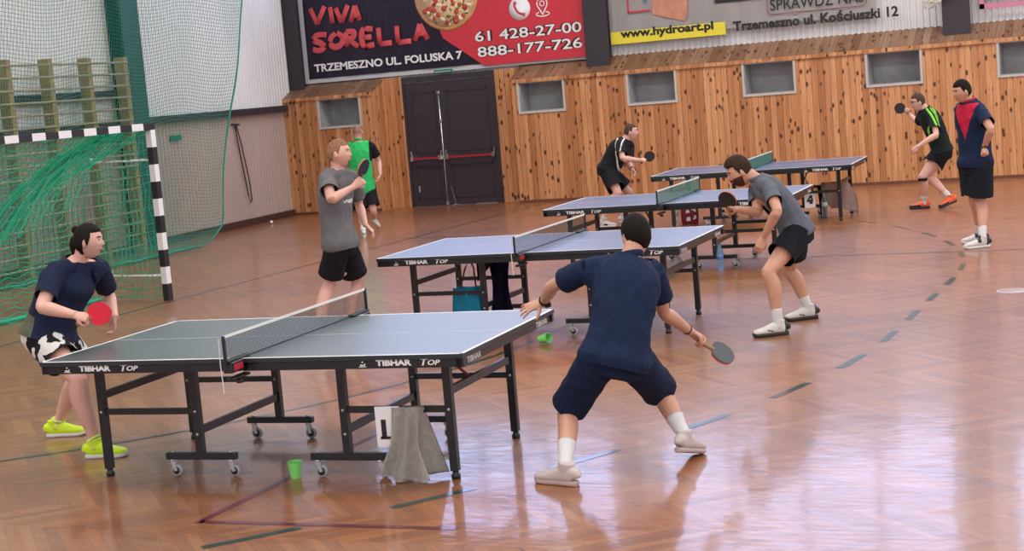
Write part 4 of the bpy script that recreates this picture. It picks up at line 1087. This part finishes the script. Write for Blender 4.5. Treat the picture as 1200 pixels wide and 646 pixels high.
    cuts = [(hip[s], Kn[s], hip[s]+(Kn[s]-hip[s])*sln, (Kn[s]-hip[s]).normalized(), (.086*k*aw+si*1.6*shorts.get('flare', 1.))*1.25, .15) for s in 'LR']
    merged('shorts', bm, shorts['m'], root, voxel, cuts=cuts, smooth=3, fold=shorts.get('fold', .006), ffreq=6, pick=(lambda p, n: shorts['pick'](p, n, fr)) if shorts.get('pick') else None)
    # socks and shoes
    for s in 'LR':
        K, An = Kn[s], ank[s]; c, fd, lift, pt = F[s][:4]; kf = (pf+fd*.6).normalized(); t0 = 1-socks[1]
        bm = B(); calf = -kf*.012*k
        tube(bm, [K+(An-K)*t0+calf*.6, K+(An-K)*(t0+(1-t0)*.4)+calf*.2, K+(An-K)*.93, An-V((0, 0, .03))], [((.050 if socks[1] > .35 else .042)*k*aw)+.002, (.042*k*aw)+.001, .040*k, .042*k], side=kf.cross(V((0, 0, 1))), n=16, k=3, cup0=.01)
        wobj('sock', bm, socks[0], root)
        pa = math.radians(pt); T = (fd*math.cos(pa)-V((0, 0, 1))*math.sin(pa)).normalized(); sd_ = fd.cross(V((0, 0, 1))).normalized(); U = sd_.cross(T).normalized()
        org = An-V((0, 0, 1))*.088*k if pt == 0 else An-U*.088*k     # floor point beneath the ankle
        def sp_(y, z, x=0): return org+T*y*k+U*z*k+sd_*x*k
        # stations along the shoe: y, half width, top height, bottom
        st = [(-.076, .018, .060), (-.066, .032, .095), (-.035, .038, .104), (0, .039, .106), (.035, .040, .102), (.075, .043, .086), (.115, .048, .070), (.155, .048, .060), (.185, .041, .052), (.203, .022, .040)]
        bm = B(); tube(bm, [sp_(y, (h+.022)/2) for y, ww_, h in st], [(ww_*k, (h-.022)/2*k+.004) for y, ww_, h in st], side=tuple(sd_), n=18, k=2, power=.8)
        tube(bm, [sp_(-.006, .08), sp_(-.014, .128)], [(.041*k, .048*k), (.042*k, .052*k)], side=tuple(sd_), n=14)
        sh_ = merged('shoe', bm, shoes['m'], root, .005 if voxel < .008 else .007, smooth=2, pick=(lambda p, n, f_=dict(o=org, T=T, U=U, S=sd_, k=k): shoes['pick'](p, n, f_)) if shoes.get('pick') else None)
        bm = B(); st2 = [(-.078, .014), (-.068, .028), (-.03, .037), (.03, .036), (.08, .043), (.13, .050), (.17, .047), (.195, .034), (.208, .016)]
        tube(bm, [sp_(y, .014+(.008 if y > .19 else 0)) for y, ww_ in st2], [(ww_*k*.98, .016*k) for y, ww_ in st2], side=tuple(sd_), n=16, k=2, power=.6)
        wobj('sole', bm, shoes['sole'], sh_, root=root)
        if shoes.get('laces'):
            bm = B()
            for i in range(4):
                y = .045+i*.017; z = .108-i*.0095-.003
                tube(bm, [sp_(y-.004, z-.012, -.024), sp_(y, z+.000, 0), sp_(y-.004, z-.012, .024)], .0035*k, side=tuple(U), n=6, k=3)
            wobj('laces', bm, shoes['laces'], sh_, root=root)
    fr.update(root=root, Wr=Wr, F=F, hc=hc, HM=HM, hs=hs, nk=nk); return fr
def held(label, px, py, fr, normal, faces, sgn=0, s='R', dist=.150):
    D, N = fr['F'][s][-2:]; g = fr['Wr'][s]+D*.075+N*.026
    c = solve(px, py, g, dist, sgn=sgn)
    return paddle(label, c, c-g, normal, 1, faces, 1.)
def paddle(label, c, axis, normal, hand_side, col_face, size=1.):
    """c blade centre, axis from handle to tip, normal = face turned to the camera"""
    t = thing('table_tennis_paddle', label, 'paddle', c); A = V(axis).normalized(); N = V(normal); N = (N-A*N.dot(A)).normalized(); S_ = A.cross(N)
    def disc(bm, r, th, off):
        n = 36; ring = []
        for i in range(n):
            a = 2*PI*i/n; x = r[0]*math.cos(a); y = r[1]*math.sin(a)
            if y < -r[1]*.80: y = -r[1]*.80-(abs(y)-r[1]*.80)*.3
            ring.append(A*y+S_*x)
        poly(bm, [q+N*(off-th/2) for q in ring], N*th)
    bm = B(); disc(bm, (.0745*size, .079*size), .007, 0)
    obj('blade', bm, mat('pale_plywood', (.45, .28, .13), rough=.5), t)
    for s, m in ((1, col_face[0]), (-1, col_face[1])):
        bm = B(); disc(bm, (.0755*size, .080*size), .005, s*.006); obj('rubber_sheet', bm, m, t)
    bm = B(); tube(bm, [-A*.055*size, -A*.085, -A*.12, -A*.165], [(.015, .010), (.0135, .011), (.013, .011), (.017, .012)], side=tuple(S_), n=12, k=3); obj('handle', bm, mat('wooden_handle', (.28, .16, .08), rough=.5, var=.15), t, True)
    return t
blk = mat('black_rubber_sheet', (.014, .014, .017), rough=.4); redr = mat('red_rubber_sheet', (.80, .015, .045), rough=.38); dgrey = mat('charcoal_rubber_sheet', (.045, .05, .06), rough=.35)
navy = fabric('navy_fabric', (.008, .018, .055)); navy2 = fabric('dark_navy_fabric', (.010, .016, .045)); black_f = fabric('black_fabric', (.010, .010, .013)); greyT = fabric('grey_marl_fabric', (.15, .145, .15)); polo = fabric('blue_grey_polo_fabric', (.115, .125, .155))
greenT = fabric('bright_green_fabric', (.03, .50, .13)); redf = fabric('crimson_fabric', (.52, .015, .05)); lime = fabric('lime_fabric', (.25, .68, .05)); olive = fabric('olive_grey_fabric', (.11, .12, .085)); whitef = fabric('white_fabric', (.72, .70, .68), .04); steelb = fabric('steel_blue_print', (.10, .14, .20))
sock_w = mat('white_sock', (.68, .66, .66), rough=.9, bump=.3, bscale=80); shoe_w = mat('white_shoe_leather', (.66, .63, .60), rough=.5, var=.05); shoe_pw = mat('greyish_pink_shoe', (.58, .50, .49), rough=.5, var=.06); neon = mat('neon_yellow_knit', (.70, 1.0, .02), rough=.5, emit=None); orange = mat('orange_red_shoe', (.85, .13, .04), rough=.5); blackleather = mat('black_leather', (.015, .015, .018), rough=.4); whsole = mat('white_rubber_sole', (.75, .72, .70), rough=.55); gum = mat('gum_sole', (.45, .24, .15), rough=.5)
hb = lambda n, c: mat(n, c, rough=.7, spec=.15, var=.35, vscale=60, bump=.5, bscale=140)
hair_dk = hb('dark_brown_hair', (.012, .008, .006)); hair_br = hb('brown_hair', (.045, .024, .014)); hair_bl = hb('sandy_cropped_hair', (.30, .15, .09)); hair_gr = hb('grey_brown_hair', (.075, .050, .040)); beardm = hb('reddish_beard', (.085, .034, .02)); hair_bald = hb('shaved_grey_hair', (.30, .17, .13))
skA = skin('fair_skin', (.66, .36, .27)); skB = skin('tanned_skin', (.60, .31, .21)); skC = skin('pink_fair_skin', (.70, .39, .31))
# --- the navy shirted player in front, seen from behind
f = person('man in navy shirt and shorts seen from behind, lunging beside the nearest table', 1.78,
    {'L': (651, 567, 140, 0, 0), 'R': (812, 536, 55, 0, 14)},
    (720, 420, 0), 100, (738, 303, .20), 95, {'L': (687, 317), 'R': (766, 319)},
    {'L': (647, 336, 1), 'R': (778, 366, 1)}, {'L': (637, 354, 1), 'R': (809, 389, 1)},
    {'L': (618, 361, 1), 'R': (826, 401, 1)}, (745.5, 277, .06), {'L': (665, 480, 1), 'R': (774, 458, 1)}, skB, ('short', hair_dk), fat=1.04,
    voxel=.0052, shirt=dict(m=[navy], hem=-.1, loose=.018, sleeve=.62, fold=.007, collar=navy), shorts=dict(m=[fabric('navy_shorts_fabric', (.006, .014, .045))], len=.93, loose=.016, fold=.007, flare=.8),
    socks=(sock_w, .42), shoes=dict(m=[shoe_pw], sole=mat('pinkish_sole', (.50, .36, .33), rough=.5), laces=sock_w), hands=('spread', 'grip'), handn=((-.25, .5, -.8), (-.3, -.6, -.75)), facing=112, pitch=4, log='F')
Fm = f
held('dark grey paddle in the right hand of the navy shirted man', 846, 414, f, cv(-.35, -.5, .8), (dgrey, redr), 1, dist=.155)
bm = B(); R_ = f['Wr']['L']; d = (f['El']['L']-R_).normalized(); o1 = R_+d*.03
tube(bm, [o1-d*.006, o1+d*.006], .034, n=18); wobj('wristband', bm, black_f, f['root'])
bm = B(); R_ = f['Wr']['R']; d = (f['El']['R']-R_).normalized(); o1 = R_+d*.03; tube(bm, [o1-d*.004, o1+d*.004], .032, n=18); wobj('bracelet', bm, mat('dark_red_bracelet', (.12, .01, .02)), f['root'])
# --- the woman on the left
def pick_w(p, n, q):
    t = (p-q['pc']).dot(q['up'])/(q['nb']-q['pc']).length; s = (p-q['pc']).dot(q['cf'])
    return 1 if (t < .22 and s < .05) else 0
def pick_ws(p, n, q):
    a = noise.noise(V((p.x*14, p.y*14, p.z*9)))+.5*noise.noise(p*26)
    d = min((p-(q['hip'][s]+(q['Kn'][s]-q['hip'][s])*.7)).length for s in 'LR')
    return 1 if a > .02 else (0 if a > -.0 or True else 0)
f = person('woman in dark navy shirt and neon yellow shoes at the left of the nearest table', 1.76,
    {'R': (127, 536, -8, 0, 0), 'L': (80, 511, -5, 0, 0)},
    (57, 394, 0), -12, (93, 305, .0), -25, {'R': (66, 318), 'L': (117, 315)},
    {'R': (49, 360, -1), 'L': (127, 345, 1)}, {'R': (87, 369, 0), 'L': (134, 371, -1)},
    {'R': (104, 373, 0), 'L': (134, 387, 0)}, (104, 283, -.04), {'R': (90, 443, -1), 'L': (97, 436, 0)}, skC, ('bun', hair_dk), fat=1.30, belly=.03, fem=True,
    voxel=.0055, shirt=dict(m=[navy2, olive], hem=-.0, loose=.012, sleeve=.72, fold=.007, pick=pick_w), shorts=dict(m=[whitef, black_f], len=.57, loose=.016, pick=pick_ws, flare=1.3),
    socks=(mat('low_sock', (.75, .9, .2), rough=.8), .10), shoes=dict(m=[neon], sole=whsole, laces=neon), hands=('relax', 'grip'), handn=((-.9, -.3, 0), (.2, .5, -.8)), facing=-8, pitch=2, log='W')
held('red paddle held in front of the woman at the left end of the nearest table', 116.5, 367.5, f, cv(.05, -1, .05), (redr, blk), -1, dist=.10)
# --- young man in grey T-shirt
def pick_y(p, n, q):
    e = (p-q['nb']); v = -e.dot(q['up']); s = e.dot(q['cr'])
    return 1 if (e.dot(q['cf']) > .02 and .24 < v < .27 and -.07 < s < .09 and noise.noise(p*60) > -.25) else 0
f = person('young man in a loose grey T-shirt holding a paddle up, standing behind the nearest table', 1.82,
    {'R': (382, 422, -15, 0, 0), 'L': (418, 418, 10, 0, 0), 'depR': 13.5, 'depL': 13.8},
    (399, 284, 0), -8, (396, 200, .0), -30, {'R': (383, 209), 'L': (413, 211)},
    {'R': (388, 234, -1), 'L': (421, 241, 0)}, {'R': (414, 219, 0), 'L': (428, 263, -1)},
    {'R': (427, 209, 0), 'L': (438, 273, 0)}, (397, 180, -.02), {'R': (386, 330, 0), 'L': (419, 330, 0)}, skC, ('buzz', hair_bl), fat=.95,
    voxel=.0065, shirt=dict(m=[greyT, whitef], hem=-.1, loose=.026, sleeve=.62, fold=.008, ff=5, pick=pick_y), shorts=dict(m=[black_f], len=.80, loose=.018, flare=1.0),
    socks=(sock_w, .2), shoes=dict(m=[shoe_w], sole=whsole), hands=('relax', 'grip'), handn=((-.9, 0, 0), (.2, .9, 0)), facing=-12, pitch=0, log='Y')
held('black paddle held upright by the young man in the grey T-shirt', 425.5, 197, f, cv(.85, -.52, 0), (blk, redr), 0, dist=.125)
# --- man in green seen from behind
def pick_g(p, n, q):
    e = p-q['nb']; s = e.dot(q['cr']); v = -e.dot(q['up'])
    return 1 if (s > .165 or s < -.185) and v < .32 else 0
f = person('man in a bright green shirt and black shorts walking away near the wall', 1.76,
    {'L': (426, 277, 100, 0, 0), 'R': (442, 271, 70, .03, 32)},
    (425, 220, 0), 92, (420, 166, .0), 88, {'L': (409.5, 172), 'R': (434.5, 171)},
    {'L': (405, 190, 0), 'R': (444, 189, 0)}, {'L': (404, 208, 1), 'R': (445.5, 205, -1)},
    {'L': (404, 215, 1), 'R': (443, 213, 0)}, (418.5, 155, .0), {'L': (423.5, 250, 0), 'R': (437.5, 247, 0)}, skC, ('bald', hair_bald), fat=1.10,
    voxel=.0075, shirt=dict(m=[greenT, black_f], hem=-.1, loose=.018, sleeve=.65, fold=.008, collar=greenT, pick=pick_g), shorts=dict(m=[black_f], len=.80, loose=.022),
    socks=(sock_w, .22), shoes=dict(m=[shoe_w], sole=whsole), hands=('relax', 'relax'), handn=((1, 0, 0), (-1, 0, 0)), facing=95, pitch=6, log='G')
# --- man in black behind table 3
def pick_b(p, n, q):
    e = p-q['nb']; s = e.dot(q['cr']); v = -e.dot(q['up']); f_ = e.dot(q['cf'])
    if s > .10 and abs((p-q['Sh']['R']).dot(q['cf'])+.045) < .010: return 1
    if s > .10 and abs((p-q['Sh']['R']).dot(q['cf'])-.055) < .008: return 1
    if v > .32 and f_ > .02 and noise.noise(p*22) > .05: return 2
    return 0
f = person('man in a black shirt leaning forward with a black paddle left of the third table', 1.78,
    {'R': (712, 262, -20, 0, 0), 'L': (738, 262, 0, 0, 0), 'depR': 23.4, 'depL': 23.9},
    (712, 201, 0), 0, (734, 163.5, .0), -20, {'R': (726, 169), 'L': (738, 171)},
    {'R': (730, 186, -1), 'L': (736.5, 191, 0)}, {'R': (750, 188, 0), 'L': (741.5, 199, -1)},
    {'R': (756.5, 186.5, 0), 'L': (745.5, 204, 0)}, (739.5, 154.8, -.02), {'R': (724, 226, -1), 'L': (737, 225, 0)}, skC, ('buzz', hair_gr), fat=1.2, belly=.05,
    voxel=.009, shirt=dict(m=[black_f, whitef, steelb], hem=-.0, loose=.016, sleeve=.72, fold=.007, pick=pick_b), shorts=dict(m=[black_f], len=.80, loose=.024),
    socks=(sock_w, .2), shoes=dict(m=[shoe_w, blackleather], sole=whsole, pick=lambda p, n, q: 1 if abs((p-q['o']).dot(q['T'])-.06) < .03 and (p-q['o']).dot(q['U']) < .05 else 0), hands=('relax', 'grip'), handn=((-1, 0, 0), (0, .6, -.7)), facing=-15, pitch=0, log='B')
held('black paddle held out by the man in black left of the third table', 761, 183.4, f, cv(.2, -1, .1), (blk, redr), -1, dist=.10)
bm = B(); R_ = f['Wr']['L']; d = (f['El']['L']-R_).normalized(); tube(bm, [R_+d*.02, R_+d*.045], .034, n=12); wobj('watch', bm, black_pl, f['root'])
# --- bending man in grey polo
f = person('bearded man in a grey polo shirt bending forward right of the second table', 1.82,
    {'L': (902, 394, 186, 0, 0), 'R': (938, 375, 190, 0, 0)},
    (934, 273, 0), 175, (887, 211, .0), 178, {'L': (902, 221), 'R': (886, 224)},
    {'L': (911, 247, -1), 'R': (888, 249, 0)}, {'L': (895, 278, 0), 'R': (863, 245, -1)},
    {'L': (889, 292, 0), 'R': (853, 243, 0)}, (866.5, 201, .02), {'L': (901, 318, 0), 'R': (925, 315, 0)}, skB, ('quiff', hair_br, beardm), fat=1.0,
    voxel=.006, shirt=dict(m=[polo], hem=-.05, loose=.014, sleeve=.62, fold=.008, collar=polo), shorts=dict(m=[fabric('black_shorts_fabric', (.008, .009, .014))], len=.58, loose=.018, flare=1.2),
    socks=(sock_w, .30), shoes=dict(m=[shoe_w, blackleather], sole=mat('black_sole', (.02, .02, .02)), laces=sock_w, pick=lambda p, n, q: 1 if ((p-q['o']).dot(q['T']) < -.045 or (.05 < (p-q['o']).dot(q['T']) < .10 and abs((p-q['o']).dot(q['U'])-.04-.3*((p-q['o']).dot(q['T'])-.05)) < .005)) else 0),
    hands=('relax', 'grip'), handn=((0, .9, .1), (.0, -.6, -.6)), facing=183, pitch=22, log='P')
held('black paddle held by the bearded man in the grey polo shirt', 852.5, 234.5, f, cv(-.6, -1, .1), (blk, redr), -1, dist=.10)
# --- man with glasses, far right
def pick_k(p, n, q):
    e = p-q['Sh']['L']; a = e.dot(q['cf'])
    d = q['El']['L']-q['Sh']['L']; t = e.dot(d)/d.length_squared
    if (p-q['nb']).dot(q['cr']) < -.09 and (abs(a+.05) < .014 or abs(a-.035) < .012 or abs(a+.015) < .007) and t < .65: return 1
    return 0
f = person('man with glasses in a black shirt with lime stripes, raising a paddle', 1.76,
    {'R': (1077, 244.5, 180, 0, 0), 'L': (1109, 250, 195, .0, 16), 'depL': 22.0},
    (1104, 177, 0), 170, (1083, 127.5, .0), 190, {'L': (1093, 138), 'R': (1080, 135)},
    {'L': (1097, 158, -1), 'R': (1077, 145, 1)}, {'L': (1076, 171.5, -1), 'R': (1065, 133.5, 1)},
    {'L': (1068.5, 178, 0), 'R': (1060, 129.5, 0)}, (1075.5, 120, .0), {'L': (1087, 207, 0), 'R': (1081, 207, 0)}, skC, ('short', hair_gr), fat=1.06, belly=.03,
    voxel=.009, shirt=dict(m=[fabric('black_green_fabric', (.010, .016, .016)), lime], hem=-.0, loose=.016, sleeve=.68, fold=.007, pick=pick_k), shorts=dict(m=[black_f], len=.55, loose=.02, flare=1.3),
    socks=(sock_w, .26), shoes=dict(m=[orange, blackleather], sole=mat('black_sole', (.02, .02, .02)), pick=lambda p, n, q: 1 if (p-q['o']).dot(q['T']) > .02 and (p-q['o']).dot(q['U']) < .055-.15*((p-q['o']).dot(q['T'])-.02)*0 and (p-q['o']).dot(q['T']) > .06 else 0),
    hands=('relax', 'grip'), handn=((.3, 1, 0), (0, -.3, 1)), facing=185, pitch=3, log='K')
held('black paddle raised by the man with glasses on the far right', 1054.7, 127, f, cv(-.2, -1, .1), (blk, redr), -1, dist=.095)
bm = B()
for s in (-1, 1): cord(bm, [f['hc']+f['HM']@V(p)*f['hs'] for p in ((s*.008, .100, .012), (s*.035, .096, .012), (s*.068, .08, .014), (s*.078, .02, .012))], .003, 5); cord(bm, [f['hc']+f['HM']@V((s*.032+.019*math.cos(a), .096, .010+.015*math.sin(a)))*f['hs'] for a in np.linspace(0, 2*PI, 14)], .0018, 4)
wobj('glasses', bm, black_pl, f['root'])
bm = B(); K_ = f['Kn']['R']; tube(bm, [K_-V((0, 0, .06)), K_-V((0, 0, .02))], .064, n=14); wobj('knee_strap', bm, black_f, f['root'])
# --- man in navy and red standing at the far right
def pick_r(p, n, q):
    e = p-q['nb']; v = -e.dot(q['up']); s = e.dot(q['cr']); f_ = e.dot(q['cf'])
    return 1 if (f_ > .02 and .02 < v < .40 and abs(s+.01) < .13*(1-(v-.08)/.32)) else 0
f = person('man in a navy and red shirt standing upright at the far right of the hall', 1.84,
    {'L': (1144, 291, 187, 0, 0), 'R': (1141, 285, 183, 0, 0)},
    (1143, 190, 0), 205, (1135, 119, .0), 215, {'L': (1150, 132), 'R': (1126, 128)},
    {'L': (1161.5, 152, -1), 'R': (1130, 152, 1)}, {'L': (1153, 173, 0), 'R': (1131, 177, -1)},
    {'L': (1151.5, 182, 0), 'R': (1131, 186, 0)}, (1127.5, 107.5, -.02), {'L': (1149, 236, 0), 'R': (1142, 234, 0)}, skB, ('short', hair_dk), fat=1.06, belly=.03,
    voxel=.008, shirt=dict(m=[navy, redf], hem=-.1, loose=.018, sleeve=.62, fold=.008, collar=redf, pick=pick_r), shorts=dict(m=[fabric('dark_blue_shorts', (.010, .014, .022))], len=.85, loose=.026, flare=1.1),
    socks=(sock_w, .32), shoes=dict(m=[shoe_w, blackleather], sole=whsole, laces=blackleather, pick=lambda p, n, q: 1 if ((p-q['o']).dot(q['T']) < -.03 or abs((p-q['o']).dot(q['T'])-.05) < .02 and (p-q['o']).dot(q['U']) > .06) else 0),
    hands=('fist', 'relax'), handn=((.7, .3, 0), (0, .6, 0)), facing=192, pitch=8, log='R')
bm = B(); R_ = f['Wr']['L']; d = (f['El']['L']-R_).normalized(); tube(bm, [R_+d*.01, R_+d*.028], .033, n=12); q = R_+d*.02+cv(0, -1, 0)*.034; bmesh.ops.create_icosphere(bm, subdivisions=2, radius=.018, matrix=Matrix.Translation(q)); wobj('watch', bm, black_pl, f['root'])
# ------------------------------------------------------------------ light
w = bpy.data.worlds.new('daylight'); S.world = w; w.use_nodes = True
bg = w.node_tree.nodes['Background']; bg.inputs[0].default_value = (.86, .90, 1.0, 1); bg.inputs[1].default_value = 1.05
def area(name, loc, rot, sx, sy, pw, col=(1, .97, .93)):
    l = bpy.data.lights.new(name, 'AREA'); l.shape = 'RECTANGLE'; l.size = sx; l.size_y = sy; l.energy = pw; l.color = col
    o = bpy.data.objects.new(name, l); C.objects.link(o); o.location = loc; o.rotation_euler = rot; return o
for y in (1, 8.5, 16, 23): area('ceiling_fill_light', (-3, y, 7.9), (0, 0, 0), 22, 2.5, 900)  # unseen area lights added under the ceiling as ambient fill
S.view_settings.view_transform = 'Standard'; S.view_settings.look = 'None'; S.view_settings.gamma = 1; S.view_settings.use_curve_mapping = False
S.view_settings.exposure = .0
S.cycles.max_bounces = 6; S.cycles.diffuse_bounces = 3; S.cycles.glossy_bounces = 4; S.cycles.transmission_bounces = 6
S.cycles.sample_clamp_indirect = 6
